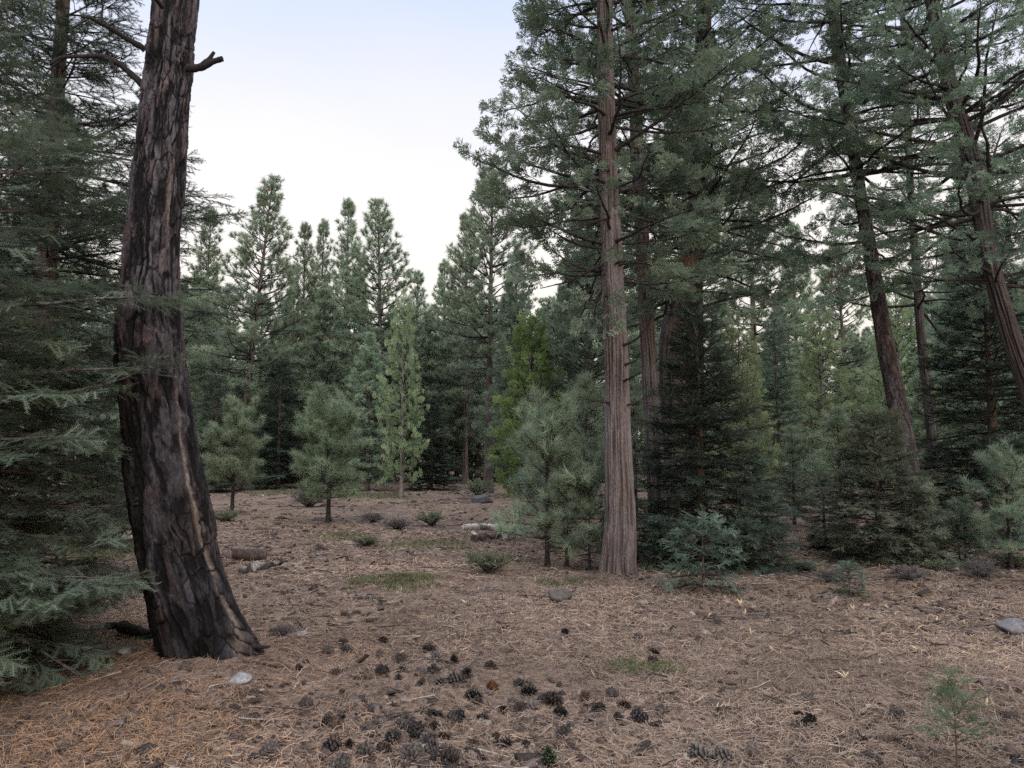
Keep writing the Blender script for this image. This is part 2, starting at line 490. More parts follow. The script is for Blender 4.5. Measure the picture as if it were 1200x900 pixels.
def crown(rng, z, az, L, e0, curv, xy, tpls, lat_gap=0.15, lat_frac=0.4, lat_min=0.1, s0=0.25, lat_e=0.0, sag=-0.1,
          leaf_gap=0.1, leaf_u0=0.15, leaf_scale=1.0, mode='flat', br=0.014, wob=0.25, clump=0.3, bark=0, leaf=1,
          tip=0.3, twig=True, lift=0.0, tint0=0.42, lat_ang=(40, 65), mb=None, leaf_spread=0.6, tipscale=1.0, tw=1.0, dead=0.0):
    """boughs, side shoots and leaf sprays of one crown, all arrays over boughs"""
    mb = mb or MB()
    z = np.asarray(z, float); B = len(z)
    n = 9
    s = np.linspace(0, 1, n)
    el = e0[:, None] + curv[:, None] * s[None] + np.cumsum(rng.normal(0, .07 * wob / .25, (B, n)), 1)
    aa = az[:, None] + np.cumsum(rng.normal(0, wob * 0.5, (B, n)), 1)
    d = np.stack([np.cos(el) * np.cos(aa), np.cos(el) * np.sin(aa), np.sin(el)], -1)
    step = d * (L / (n - 1))[:, None, None]
    base = np.concatenate([np.asarray(xy(z)).reshape(B, 2), z[:, None]], 1)
    pts = np.concatenate([base[:, None], base[:, None] + np.cumsum(step, 1)[:, :-1]], 1)
    rad = (br * L + 0.004 * tw)[:, None] * (1 - s[None]) ** 0.75 + 0.0025 * tw
    v, q = tubes(pts, rad, 5); mb.add(v, q, bark)
    # side shoots
    Mb = np.ceil(L * (1 - s0) / lat_gap).astype(int).clip(1)
    M = Mb.max()
    j = np.arange(M)[None] + rng.uniform(0, 1, (B, M))
    sj = s0 + (1 - s0) * j / Mb[:, None]
    ok = np.arange(M)[None] < Mb[:, None]
    bi, ji = np.nonzero(ok)
    sv = np.clip(sj[bi, ji], 0, 0.999)
    fi = sv * (n - 1); i0 = fi.astype(int); fr = (fi - i0)[:, None]
    p = pts[bi, i0] * (1 - fr) + pts[bi, np.minimum(i0 + 1, n - 1)] * fr
    t = d[bi, i0]
    up = np.array([0, 0, 1.0])
    h = np.cross(t, up); h /= np.linalg.norm(h, axis=1, keepdims=True) + 1e-9
    sg = np.where(ji % 2 == 0, 1.0, -1.0)[:, None]
    a = np.radians(rng.uniform(lat_ang[0], lat_ang[1], len(bi)))[:, None]
    ld = np.cos(a) * t + sg * np.sin(a) * h + up * lat_e + rng.normal(0, .12, t.shape)
    ld /= np.linalg.norm(ld, axis=1, keepdims=True)
    ll = (lat_frac * L[bi] * (1 - sv) ** 0.8 + lat_min) * rng.uniform(0.55, 1.2, len(bi))
    # bough ends carry leaves too
    nb = B
    p = np.concatenate([p, pts[:, -3]]); ld = np.concatenate([ld, d[:, -2]]); ll = np.concatenate([ll, np.maximum(L * 2 / 8, lat_min)])
    sv = np.concatenate([sv, np.ones(nb)]); bi = np.concatenate([bi, np.arange(nb)])
    mid = p + ld * (ll * .5)[:, None]
    end = p + ld * ll[:, None] + up * (sag * ll)[:, None]
    lp = np.stack([p, mid, end], 1)
    if twig:
        v, q = tubes(lp, np.stack([0.004 + .006 * ll, 0.003 + .003 * ll, np.full(len(ll), .002)], 1) * tw, 3); mb.add(v, q, bark)
    # leaves
    K = np.ceil(ll * (1 - leaf_u0) / leaf_gap).astype(int).clip(1)
    li = np.repeat(np.arange(len(ll)), K)
    u = leaf_u0 + (1 - leaf_u0) * rng.uniform(0, 1, len(li)) ** (1 / (1 + tip))
    u[np.cumsum(K) - 1] = 1.0
    pos = lp[li, 0] * ((1 - u) ** 2)[:, None] + 2 * (u * (1 - u))[:, None] * lp[li, 1] + (u ** 2)[:, None] * lp[li, 2]
    f = ld[li]
    hh = np.cross(f, up); hh /= np.linalg.norm(hh, axis=1, keepdims=True) + 1e-9
    f = f + hh * rng.normal(0, leaf_spread, (len(li), 1)) + up * (lift + rng.normal(0, .18, (len(li), 1)))
    if mode == 'flat':
        nn = up + rng.normal(0, .25, f.shape)
    elif mode == 'vert':
        nn = hh + rng.normal(0, .7, f.shape)
    else:
        nn = rng.normal(size=f.shape)
    rb = rng.normal(0, 1, B)
    cl = fbm(pos[:, 0] * 2.2, pos[:, 1] * 2.2, pos[:, 2] * 2.2, 2, 3) - 0.5
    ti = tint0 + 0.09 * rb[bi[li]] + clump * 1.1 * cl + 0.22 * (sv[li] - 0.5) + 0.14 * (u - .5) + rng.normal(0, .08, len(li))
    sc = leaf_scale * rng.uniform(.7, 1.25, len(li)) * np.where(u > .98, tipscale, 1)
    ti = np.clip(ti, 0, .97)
    if dead:
        ti[(rng.uniform(0, 1, len(ll)) < dead)[li]] = 1.0
    place_leaves(mb, tpls, pos, f, nn, sc, ti, leaf, rng)
    return mb


def boughs(rng, z0, z1, gap, per, jitter=0.4):
    zs = []; az = []
    z = z0; a = rng.uniform(0, 6)
    while z < z1:
        k = max(1, int(round(per + rng.normal(0, .7))))
        for i in range(k):
            zs.append(z + rng.normal(0, gap * jitter * .5)); az.append(a + 2 * PI * i / k + rng.normal(0, .3))
        a += 1.1 + rng.uniform(0, 1); z += gap * rng.uniform(.8, 1.2)
    return np.clip(np.array(zs), z0, z1), np.array(az)


def zero_xy(z):
    return np.zeros((len(z), 2))


def simple_trunk(H, r, k=10, lean=(0, 0), rng=None, n=14):
    z = np.linspace(-0.15, H, n)
    t = np.clip(z / H, 0, 1)
    pts = np.stack([lean[0] * t ** 1.3, lean[1] * t ** 1.3, z], 1)
    if rng is not None:
        pts[:, :2] += np.cumsum(rng.normal(0, .004 * H / n ** .5, (n, 2)), 0) * t[:, None]
    rad = r * (1 - t) ** 0.85 + min(.01, .25 * r)
    rad = rad * (1 + 0.35 * np.exp(-np.clip(z, 0, None) / (0.35 * r / .12)))
    mb = MB(); v, q = tubes(pts[None], rad[None], k); mb.add(v, q)

    def xy(zz):
        return np.stack([np.interp(zz, z, pts[:, 0]), np.interp(zz, z, pts[:, 1])], 1)
    return mb, xy


# ------------------------------------------------------------------ leaf sets
rg = np.random.default_rng(11)
T_PINE_FAR = [pine_tuft(rg, 28, 0.26, 0.022, .15) for _ in range(3)]
T_PINE_NEAR = [pine_tuft(rg, 46, 0.19, 0.0062, 0.12, 8, 80) for _ in range(3)]
T_PINE_MID = [pine_tuft(rg, 40, 0.20, 0.0095, 0.14, 8, 85) for _ in range(3)]
T_FIR = [fir_spray(rg) for _ in range(5)]
T_FIR_NEAR = [fir_spray(rg, 0.25, 0.0085, 0.027, 0.0042, 8) for _ in range(6)]
T_FIR_FAR = [fir_spray(rg, 0.42, 0.03, 0.060, 0.022, 6) for _ in range(2)]
T_CEDAR = [cedar_spray(rg) for _ in range(4)]
T_CEDAR_FAR = [cedar_spray(rg, 0.36, 0.034, 6) for _ in range(3)]
T_LEAF = [leaf_cluster(rg) for _ in range(3)]
T_TWIG = [leaf_cluster(rg, 9, 0.07, 0.006, 0.08) for _ in range(3)]


# ------------------------------------------------------------------ tree kinds (first of each kind is a source for copies)
def make_pine(seed, H, R0, c0, r, fmat, bmat, tpl, gap, per, name='pine_tree', lean=(0, 0), leaf_gap=0.16, lat_gap=0.22,
              shape=0.75, lscale=1.0, up=0.45):
    rng = np.random.default_rng(seed)
    root = empty(name, (0, 0, 0))
    tk, xy = simple_trunk(H, r, 10, lean, rng); tk.build('trunk', [bmat], root, (0,))
    z, az = boughs(rng, c0 * H, H * .985, gap, per)
    t = (z - c0 * H) / (H - c0 * H)
    L = R0 * (1 - t) ** shape * np.minimum(1, 0.55 + t * 2.2) * rng.uniform(.6, 1.15, len(z)) + 0.22
    e0 = R(-12) + R(62) * t + rng.normal(0, .12, len(z))
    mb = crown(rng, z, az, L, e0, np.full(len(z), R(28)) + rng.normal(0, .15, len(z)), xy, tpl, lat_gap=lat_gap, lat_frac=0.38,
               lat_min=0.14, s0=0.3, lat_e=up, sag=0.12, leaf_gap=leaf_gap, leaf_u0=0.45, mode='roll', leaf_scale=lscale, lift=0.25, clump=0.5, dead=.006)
    # leader
    f = np.array([[0, 0, 1.0]] * 5) + rng.normal(0, .25, (5, 3)); f[:, 2] = abs(f[:, 2])
    zz = np.linspace(H * .97, H, 5)
    place_leaves(mb, tpl, np.concatenate([xy(zz), zz[:, None]], 1), f, rng.normal(size=(5, 3)), np.full(5, lscale * 1.1), np.full(5, .6), 1, rng)
    mb.build('crown', [M_BRANCH, fmat], root)
    return tag(root, cat='tree')


def make_fir(seed, H, R0, c0, r, fmat, tpl, gap, per, name='fir_tree', leaf_gap=0.09, lat_gap=0.10, lscale=1.0, shape=0.85, droop=-18,
             bmat=None, clump=0.3, prof=None, tint0=.42, lat_frac=.42, brmat=None, tw=1.0, br=.010, extra=None):
    rng = np.random.default_rng(seed)
    root = empty(name, (0, 0, 0))
    tk, xy = simple_trunk(H, r, 9, (0, 0), rng); tk.build('trunk', [bmat or M_BARK_FAR], root, (0,))
    z, az = boughs(rng, max(c0 * H, .05), H * .98, gap, per)
    if extra:
        z2, a2 = boughs(rng, *extra); z = np.concatenate([z, z2]); az = np.concatenate([az, a2])
    t = z / H
    L = (R0 * (1 - t) ** shape if prof is None else prof(z)) * rng.uniform(.62, 1.12, len(z)) + 0.08 * tw
    e0 = R(droop) + R(58) * t ** 1.2 + rng.normal(0, .08, len(z))
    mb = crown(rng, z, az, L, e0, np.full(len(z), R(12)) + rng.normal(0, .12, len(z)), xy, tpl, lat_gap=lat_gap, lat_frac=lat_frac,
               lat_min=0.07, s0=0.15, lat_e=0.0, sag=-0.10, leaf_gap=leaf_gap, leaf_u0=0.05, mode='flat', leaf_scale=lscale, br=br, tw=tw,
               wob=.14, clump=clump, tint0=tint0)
    k = 6
    zz = np.linspace(H * .95, H + .04, k)
    f = rng.normal(0, .5, (k, 3)); f[:, 2] = 1
    place_leaves(mb, tpl, np.concatenate([xy(zz), zz[:, None]], 1), f, rng.normal(size=(k, 3)), np.full(k, lscale * .7), np.full(k, .6), 1, rng)
    mb.build('crown', [brmat or M_BRANCH, fmat], root)
    return tag(root, cat='tree')


def make_cedar(seed, H, R0, c0, r, fmat, bmat, tpl, gap, per, name='cedar_tree', leaf_gap=0.12, lat_gap=0.18, lscale=1.0, shape=0.8):
    rng = np.random.default_rng(seed)
    root = empty(name, (0, 0, 0))
    tk, xy = simple_trunk(H, r, 10, (0, 0), rng); tk.build('trunk', [bmat], root, (0,))
    z, az = boughs(rng, max(c0 * H, .05), H * .98, gap, per)
    t = (z - c0 * H) / (H - c0 * H)
    L = R0 * (1 - t) ** shape * np.minimum(1, .6 + 2 * t) * rng.uniform(.6, 1.15, len(z)) + 0.15
    e0 = R(5) + R(50) * t + rng.normal(0, .12, len(z))
    mb = crown(rng, z, az, L, e0, np.full(len(z), R(15)) + rng.normal(0, .2, len(z)), xy, tpl, lat_gap=lat_gap, lat_frac=0.42,
               lat_min=0.10, s0=0.2, lat_e=0.05, sag=-0.05, leaf_gap=leaf_gap, leaf_u0=0.1, mode='vert', leaf_scale=lscale, clump=.5)
    k = 6
    zz = np.linspace(H * .95, H, k); f = rng.normal(0, .4, (k, 3)); f[:, 2] = 1
    place_leaves(mb, tpl, np.concatenate([xy(zz), zz[:, None]], 1), f, rng.normal(size=(k, 3)), np.full(k, lscale * .8), np.full(k, .6), 1, rng)
    mb.build('crown', [M_BRANCH, fmat], root)
    return tag(root, cat='tree')


def make_young_pine(seed, H, R0, c0, fmat, tpl, per=6, gap=.16, name='young_pine', lscale=1.0, lean=(0, 0), round_=True, leaf_gap=.09, r=.04, leafu=.3):
    rng = np.random.default_rng(seed)
    root = empty(name, (0, 0, 0))
    tk, xy = simple_trunk(H, r, 9, lean, rng); tk.build('trunk', [M_BRANCH], root, (0,))
    z, az = boughs(rng, c0 * H, H * .96, gap, per)
    t = (z - c0 * H) / (H - c0 * H)
    prof = np.sqrt(np.clip(1 - (np.abs(t - .36) / .70) ** 2.8, 0.22, 1)) if round_ else (1 - t) ** .7
    lob = .78 + .30 * np.sin(az * 2 + z * 5.1 / H * 2.2 + seed) + .16 * np.sin(z * 21 / H + seed)
    L = R0 * prof * rng.uniform(.55, 1.1, len(z)) * np.clip(lob, .45, 1.12) + 0.05
    dz = rng.uniform(.10, max(.14, c0 * .95), 9) * H; da = rng.uniform(0, 6.28, 9); dl = R0 * rng.uniform(.2, .55, 9)
    dp = np.stack([np.concatenate([xy(dz), dz[:, None]], 1) + np.stack([np.cos(da + .2 * k) * dl * k / 3, np.sin(da + .2 * k) * dl * k / 3, .12 * dl * k / 3 * rng.normal(0, 1, 9)], 1) for k in range(4)], 1)
    dv, dq = tubes(dp, np.linspace(.007, .002, 4)[None].repeat(9, 0), 4)
    e0 = R(-5) + R(52) * t + rng.normal(0, .15, len(z))
    mb = crown(rng, z, az, L, e0, np.full(len(z), R(35)) + rng.normal(0, .2, len(z)), xy, tpl, lat_gap=.13, lat_frac=.38, lat_min=.08,
               s0=.3, lat_e=.35, sag=.1, leaf_gap=leaf_gap, leaf_u0=leafu, mode='roll', leaf_scale=lscale, lift=.35, br=.010, clump=.45)
    mb.add(dv, dq, 0)
    zz = np.linspace(H * .9, H, 5); f = rng.normal(0, .3, (5, 3)); f[:, 2] = 1
    place_leaves(mb, tpl, np.concatenate([xy(zz), zz[:, None]], 1), f, rng.normal(size=(5, 3)), np.full(5, lscale), np.full(5, .6), 1, rng)
    mb.build('crown', [M_BRANCH, fmat], root)
    return tag(root, cat='tree')


def make_shrub(seed, h, w, fmat, tpl, n=26, name='shrub', lscale=1.0, leaf_gap=.05, e=(25, 85), brm=None):
    rng = np.random.default_rng(seed)
    root = empty(name, (0, 0, 0))
    az = rng.uniform(0, 2 * PI, n); e0 = np.radians(rng.uniform(e[0], e[1], n))
    L = np.minimum(w / np.maximum(np.cos(e0), .05), h / np.maximum(np.sin(e0), .05)) * rng.uniform(.6, 1.05, n)
    mb = crown(rng, np.full(n, 0.01), az, L, e0, rng.normal(0, .3, n), lambda z: rng.normal(0, .12 * w, (len(z), 2)), tpl, lat_gap=.07,
               lat_frac=.4, lat_min=.05, s0=.2, lat_e=.2, sag=0, leaf_gap=leaf_gap, leaf_u0=.2, mode='roll', leaf_scale=lscale, br=.008, clump=.4)
    stems = MB()
    # woody stems are the first block of the crown mesh; keep them as the shrub's own part
    stems.v, stems.f, stems.m, stems.t, stems.c, stems.n = mb.v[:1], mb.f[:1], [0], mb.t[:1], mb.c[:1], len(mb.v[0])
    off = len(mb.v[0])
    lv = MB()
    for v, f, m, t, c in zip(mb.v[1:], mb.f[1:], mb.m[1:], mb.t[1:], mb.c[1:]):
        lv.v.append(v); lv.f.append(f - off); lv.m.append(m); lv.t.append(t); lv.c.append(c)
    stems.build('stem', [brm or M_BRANCH], root)
    lv.build('foliage', [brm or M_BRANCH, fmat], root)
    return tag(root, cat='shrub')


# ------------------------------------------------------------------ the setting: ground
def make_ground():
    def axis(lim, fine, n):
        t = np.linspace(-1, 1, n)
        k = math.asinh(lim / fine)
        return np.sinh(t * k) * fine
    xs = axis(700, 4.5, 420)
    ty = np.linspace(0, 1, 420)
    ys = np.concatenate([[-60, -20, -8, -3], 0.0 + np.sinh(ty * math.asinh(800 / 6.0)) * 6.0])
    X, Y = np.meshgrid(xs, ys)
    Z = hgt(X, Y)
    v = np.stack([X, Y, Z], -1).reshape(-1, 3)
    ny, nx = X.shape
    i = np.arange(ny * nx).reshape(ny, nx)
    q = np.stack([i[:-1, :-1], i[:-1, 1:], i[1:, 1:], i[1:, :-1]], -1).reshape(-1, 4)
    mb = MB(); mb.add(v, q)
    o = mb.build('ground', [M_GROUND], None, (0,))
    tag(o, kind='structure')


make_ground()


# ---- needle litter and debris (uncountable)
def litter():
    rng = np.random.default_rng(21)
    mb = MB()
    pal = np.array([(0.280, 0.212, 0.170), (0.225, 0.168, 0.140), (0.345, 0.275, 0.225), (0.175, 0.132, 0.117), (0.27, 0.23, 0.205), (0.10, 0.075, 0.066), (0.40, 0.33, 0.265)])
    pw = np.array([.30, .25, .12, .15, .11, .05, .02])
    for (n, y0, y1, ln, w) in ((70000, 3.2, 6.2, 0.16, 0.0025), (50000, 6.0, 10.0, 0.17, 0.0040), (30000, 9.8, 17, 0.20, 0.008)):
        y = rng.uniform(y0, y1, n); x = rng.uniform(-0.78, 0.78, n) * y
        th = rng.uniform(0, 2 * PI, n) * 1.0 + 2 * fbm(x * 1.5, y * 1.5, 0, 2, 31)
        l = ln * rng.uniform(.45, 1.1, n)
        bend = rng.normal(0, .45, n)
        k = 4
        t = np.linspace(-.5, .5, k)
        ang = th[:, None] + bend[:, None] * t[None] * 2
        px = x[:, None] + np.cumsum(np.cos(ang), 1) * (l / k)[:, None]
        py = y[:, None] + np.cumsum(np.sin(ang), 1) * (l / k)[:, None]
        drift = fbm(x * .55 + 7, y * .55, 0, 4, 61)
        lift = rng.uniform(0.002, .016, n) + .028 * smooth(.45, .7, drift) * rng.uniform(0, 1, n)
        tilt = rng.normal(0, .012, n)
        pz = hgt(px, py) + lift[:, None] + tilt[:, None] * t[None] * 2 + .010 * (1 - 4 * t[None] ** 2) * rng.uniform(0, 1, (n, 1))
        nx, ny = -np.sin(ang) * w / 2, np.cos(ang) * w / 2
        a = np.stack([px + nx, py + ny, pz], -1); b = np.stack([px - nx, py - ny, pz + rng.normal(0, w * .4, (n, 1))], -1)
        v = np.stack([a, b], 2).reshape(-1, 3)
        i = np.arange(n * k * 2).reshape(n, k, 2)
        q = np.stack([i[:, :-1, 0], i[:, :-1, 1], i[:, 1:, 1], i[:, 1:, 0]], -1).reshape(-1, 4)
        c = pal[rng.choice(len(pal), n, p=pw)]
        patch = fbm(x * .8, y * .8, 0, 3, 41)[:, None]
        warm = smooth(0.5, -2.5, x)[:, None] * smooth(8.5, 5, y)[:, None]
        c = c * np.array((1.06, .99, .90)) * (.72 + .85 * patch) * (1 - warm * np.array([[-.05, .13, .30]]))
        c = np.repeat(c, k * 2, 0)
        damp = smooth(.40, .30, fbm(x * 1.3, y * 1.3, 0, 4, 63) + rng.normal(0, .03, n))[:, None]
        c = c * (1 - .32 * np.repeat(damp, k * 2, 0))
        show = rng.uniform(0, 1, n) < .45 + .9 * smooth(.35, .55, drift)
        vv = v.reshape(n, k * 2, 3)[show]; qq = (q.reshape(n, k - 1, 4)[:1] + (np.arange(len(vv)) * k * 2)[:, None, None]).reshape(-1, 4)
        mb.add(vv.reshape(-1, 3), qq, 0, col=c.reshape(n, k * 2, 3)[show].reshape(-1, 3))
    o = mb.build('pine_needle_litter', [M_NEEDLE])
    tag(o, 'brown dry pine needles strewn over the whole clearing floor', 'pine needles', kind='stuff')

    mb = MB()
    pal = np.array([(0.045, .035, .032), (.09, .065, .055), (.15, .115, .10), (.24, .19, .16), (.34, .29, .25)])
    n = 20000
    y = 3.4 * (34 / 3.4) ** (rng.uniform(0, 1, n) ** .85); x = rng.uniform(-.8, .8, n) * y
    keep = fbm(x * .5, y * .5, 0, 3, 51) + rng.normal(0, .12, n) > .47
    x, y = x[keep], y[keep]; n = len(x)
    z = hgt(x, y) + .008
    s = np.minimum(rng.lognormal(math.log(.015), .55, n), .045) * (0.75 + y / 16)
    cube = np.array([[-1, -1, -1], [1, -1, -1], [1, 1, -1], [-1, 1, -1], [-.8, -.8, 1], [.8, -.8, 1], [.8, .8, 1], [-.8, .8, 1]], float)
    fc = np.array([[4, 5, 6, 7], [0, 1, 5, 4], [1, 2, 6, 5], [2, 3, 7, 6], [3, 0, 4, 7]])
    v = cube[None] * rng.uniform(.45, 1.2, (n, 8, 3)) * np.stack([s * rng.uniform(.7, 2.4, n), s * rng.uniform(.4, 1, n), s * rng.uniform(.15, .5, n)], -1)[:, None]
    th = rng.uniform(0, 2 * PI, n); ct, sn = np.cos(th)[:, None], np.sin(th)[:, None]
    v = np.stack([v[..., 0] * ct - v[..., 1] * sn, v[..., 0] * sn + v[..., 1] * ct, v[..., 2] + v[..., 0] * rng.normal(0, .25, (n, 1))], -1)
    v += np.stack([x, y, z], -1)[:, None]
    f = (fc[None] + (np.arange(n) * 8)[:, None, None]).reshape(-1, 4)
    c = pal[rng.choice(5, n, p=[.34, .34, .22, .08, .02])]
    mb.add(v.reshape(-1, 3), f, 0, col=np.repeat(c, 8, 0))
    n = 1500
    y = 3.4 * (24 / 3.4) ** (rng.uniform(0, 1, n) ** .8); x = rng.uniform(-.78, .78, n) * y
    th = rng.uniform(0, 6.28, n); l = rng.uniform(.06, .30, n) * (1 + y / 20); k = 5
    t = np.linspace(-.5, .5, k)
    an = th[:, None] + np.cumsum(rng.normal(0, .22, (n, k)), 1)
    px_ = x[:, None] + np.cumsum(np.cos(an), 1) * (l / k)[:, None]; py_ = y[:, None] + np.cumsum(np.sin(an), 1) * (l / k)[:, None]
    tw = np.stack([px_, py_, hgt(px_, py_) + .008 + rng.uniform(0, .02, (n, 1)) + t[None] * rng.normal(0, .03, (n, 1))], -1)
    v, q = tubes(tw, (np.linspace(1, .5, k)[None] * rng.uniform(.0018, .0055, (n, 1)) * (1 + y[:, None] / 16)), 4)
    mb.add(v, q, 0, col=np.repeat(pal[rng.choice(5, n, p=[.3, .25, .2, .15, .1])], k * 4, 0))
    o = mb.build('bark_debris', [M_COL])
    tag(o, 'small dark bark chips and broken twigs scattered across the clearing', 'bark chips', kind='stuff')


litter()


# ------------------------------------------------------------------ big trunks with real bark relief
def trunk_rows(zs, dense_to, step, coarse):
    a = np.arange(zs[0], min(dense_to, zs[-1]), step)
    b = np.linspace(min(dense_to, zs[-1]), zs[-1], coarse) if zs[-1] > dense_to else np.array([zs[-1]])
    return np.concatenate([a, b])


def bark_trunk(base, ctr, rad, kind, nang, step, dense_to, seed, flare=None, soft=0.0):
    """ctr: (k,3) world points (z ascending); rad: (k,) -> MB in local coordinates of base"""
    ctr = np.asarray(ctr, float) - np.asarray(base, float); rad = np.asarray(rad, float)
    zk = ctr[:, 2]
    z = trunk_rows(zk, dense_to, step, 40)
    t = np.interp(z, zk, np.arange(len(zk)))
    cc = catmull(ctr, t); rr = catmull(rad[:, None].repeat(3, 1), t)[:, 0]
    th = np.arange(nang) * 2 * PI / nang
    TH, Z = np.meshgrid(th, z)
    RR = rr[:, None] * np.ones_like(TH)
    if flare is not None:
        for (ang, amt, width, hz) in flare:
            dth = np.angle(np.exp(1j * (TH - ang)))
            RR = RR + amt * np.exp(-(dth / width) ** 2) * np.exp(-np.clip(Z, 0, None) / hz)
    Rm = float(np.median(rr))
    ux, uy = np.cos(TH) * Rm, np.sin(TH) * Rm
    if kind == 'pine':
        nu = max(6, int(round(2 * PI * Rm / 0.050)))
        wx = fbm(ux * 8, uy * 8, Z * 3, 3, seed) - .5
        wz = fbm(ux * 7, uy * 7, Z * 4, 3, seed + 3) - .5
        jag = fbm(ux * 34, uy * 34, Z * 20, 2, seed + 13) - .5
        u = TH / (2 * PI) * nu + wx * 2.4 + jag * .35; v = Z / 0.21 + wz * 2.2 + jag * .25
        f1, f2, cid = worley(u, v, nu, seed)
        g1_, g2_, cid2 = worley(u * 2 + wx * 2, v * 3.0 + wx * 2, nu * 2, seed + 9)
        plate = smooth(0.01, 0.17, f2 - f1)
        sub = smooth(0.01, 0.13, g2_ - g1_)
        fine = fbm(ux * 55, uy * 55, Z * 18, 3, seed + 5)
        lay = fbm(ux * 13, uy * 13, Z * 4.5, 3, seed + 17) * 9
        flake = np.floor(lay) / 9 + smooth(.75, 1, lay - np.floor(lay)) / 9
        st = nu / 6.28
        rid = 1 - np.abs(2 * vnoise(np.cos(TH) * st * .8 + wx * 3, np.sin(TH) * st * .8 + wz * 2, Z * 1.3, seed + 21) - 1)
        rid = smooth(.10, .55, rid)
        gap = fbm(ux * 6, uy * 6, Z * 2.5, 3, seed + 31)
        plate = np.clip(plate + smooth(.48, .62, gap) * .7, 0, 1)
        rid2 = 1 - np.abs(2 * vnoise(np.cos(TH) * st * 1.9 + wx * 5 + jag * .6, np.sin(TH) * st * 1.9 + wz * 3, Z * 3.2 + jag * .5, seed + 23) - 1)
        rid2 = smooth(.12, .75, rid2)
        hh = .42 * rid + .26 * rid2 + .30 * plate * (.45 + .7 * cid) + .8 * (flake - .3) + .22 * (fine - .5) + .10 * sub
        disp = hh * 0.055 * (Rm / .27) ** .5
        disp = disp - disp.mean() - .008
        q1, q2 = np.quantile(hh, .18), np.quantile(hh, .93)
        low = np.exp(-np.clip(Z, 0, None) / 1.3)
        rv = cid[..., None]; r2 = cid2[..., None]
        plum = np.array((.096, .081, .086)); red = np.array((.116, .080, .072)); grey = np.array((.150, .130, .134)); blk = np.array((.018, .015, .016))
        col = np.where(rv < .4, plum, np.where(rv < .72, plum * .55 + grey * .45, red * .6 + plum * .4)) * (.8 + .4 * r2)
        col = col * (.6 + .8 * fine[..., None])
        dark = np.clip(smooth(q1, q2, hh) ** 1.15 * 1.75 * (.75 + .45 * (lay - np.floor(lay))), .02, 1.8)[..., None]
        dark = soft * .85 + (1 - soft) * dark
        col = blk + (col - blk) * dark  # relief shade painted in: deeper furrows fade to black in the bark colour
        return _finish_trunk(cc, TH, Z, RR + disp, col, nang, len(z)), (TH, Z, RR, plate, sub, cid, cid2, fine, cc)
    if kind == 'cedar':
        w1 = (fbm(ux * 5, uy * 5, Z * 1.2, 3, seed) - .5)
        st = 2 * PI * Rm / 0.040
        a = TH * st / (2 * PI)
        n1 = vnoise(np.cos(TH) * st / 6.28 * 1.6 + w1 * 2.5, np.sin(TH) * st / 6.28 * 1.6 + w1, Z * 1.1, seed + 1)
        n2 = vnoise(np.cos(TH) * st / 6.28 * 3.4 + w1 * 4, np.sin(TH) * st / 6.28 * 3.4, Z * 2.4, seed + 2)
        n3 = vnoise(np.cos(TH) * st / 6.28 * 8, np.sin(TH) * st / 6.28 * 8 + w1 * 5, Z * 6, seed + 4)
        ridge = 1 - np.abs(2 * n1 - 1); ridge2 = 1 - np.abs(2 * n2 - 1)
        disp = (.6 * smooth(.2, .85, ridge) + .4 * ridge2 + .25 * n3) * .042 * (Rm / .2) ** .6
        disp = disp - disp.mean() - .004
        k = ((.55 * smooth(.15, .8, ridge) + .45 * ridge2) ** 1.3)[..., None]
        fine = n3[..., None]
        pale = np.array((.235, .205, .208)); warm = np.array((.170, .138, .132)); blk = np.array((.030, .022, .022))
        big = fbm(ux * 2.5, uy * 2.5, Z * .7, 3, seed + 7)[..., None]
        col = blk + (pale * smooth(.35, .65, big) + warm * (1 - smooth(.35, .65, big)) - blk) * k * (.55 + .75 * fine)
        return _finish_trunk(cc, TH, Z, RR + disp, col, nang, len(z)), None


def _finish_trunk(cc, TH, Z, RR, col, nang, nz):
    v = np.stack([cc[:, None, 0] + RR * np.cos(TH), cc[:, None, 1] + RR * np.sin(TH), cc[:, None, 2] + 0 * RR], -1)
    i = np.arange(nz * nang).reshape(nz, nang)
    q = np.stack([i[:-1], np.roll(i, -1, 1)[:-1], np.roll(i, -1, 1)[1:], i[1:]], -1).reshape(-1, 4)
    mb = MB(); mb.add(v.reshape(-1, 3), q, 0, col=np.clip(col, 0, 1).reshape(-1, 3))
    return mb


def px_trunk(rows, depth, ext=()):
    """rows (py, left px, right px) -> centre line and radii at that depth; ext adds (z, x offset, radius)"""
    c, r = [], []
    for py, l, rr in rows:
        p = at((l + rr) / 2, py, depth); c.append(p); r.append((rr - l) / 2 / FPX * depth)
    for dz, dx, rad in ext:
        p = c[-1] + np.array([dx, 0, dz]); c.append(p); r.append(rad)
    return np.array(c), np.array(r)


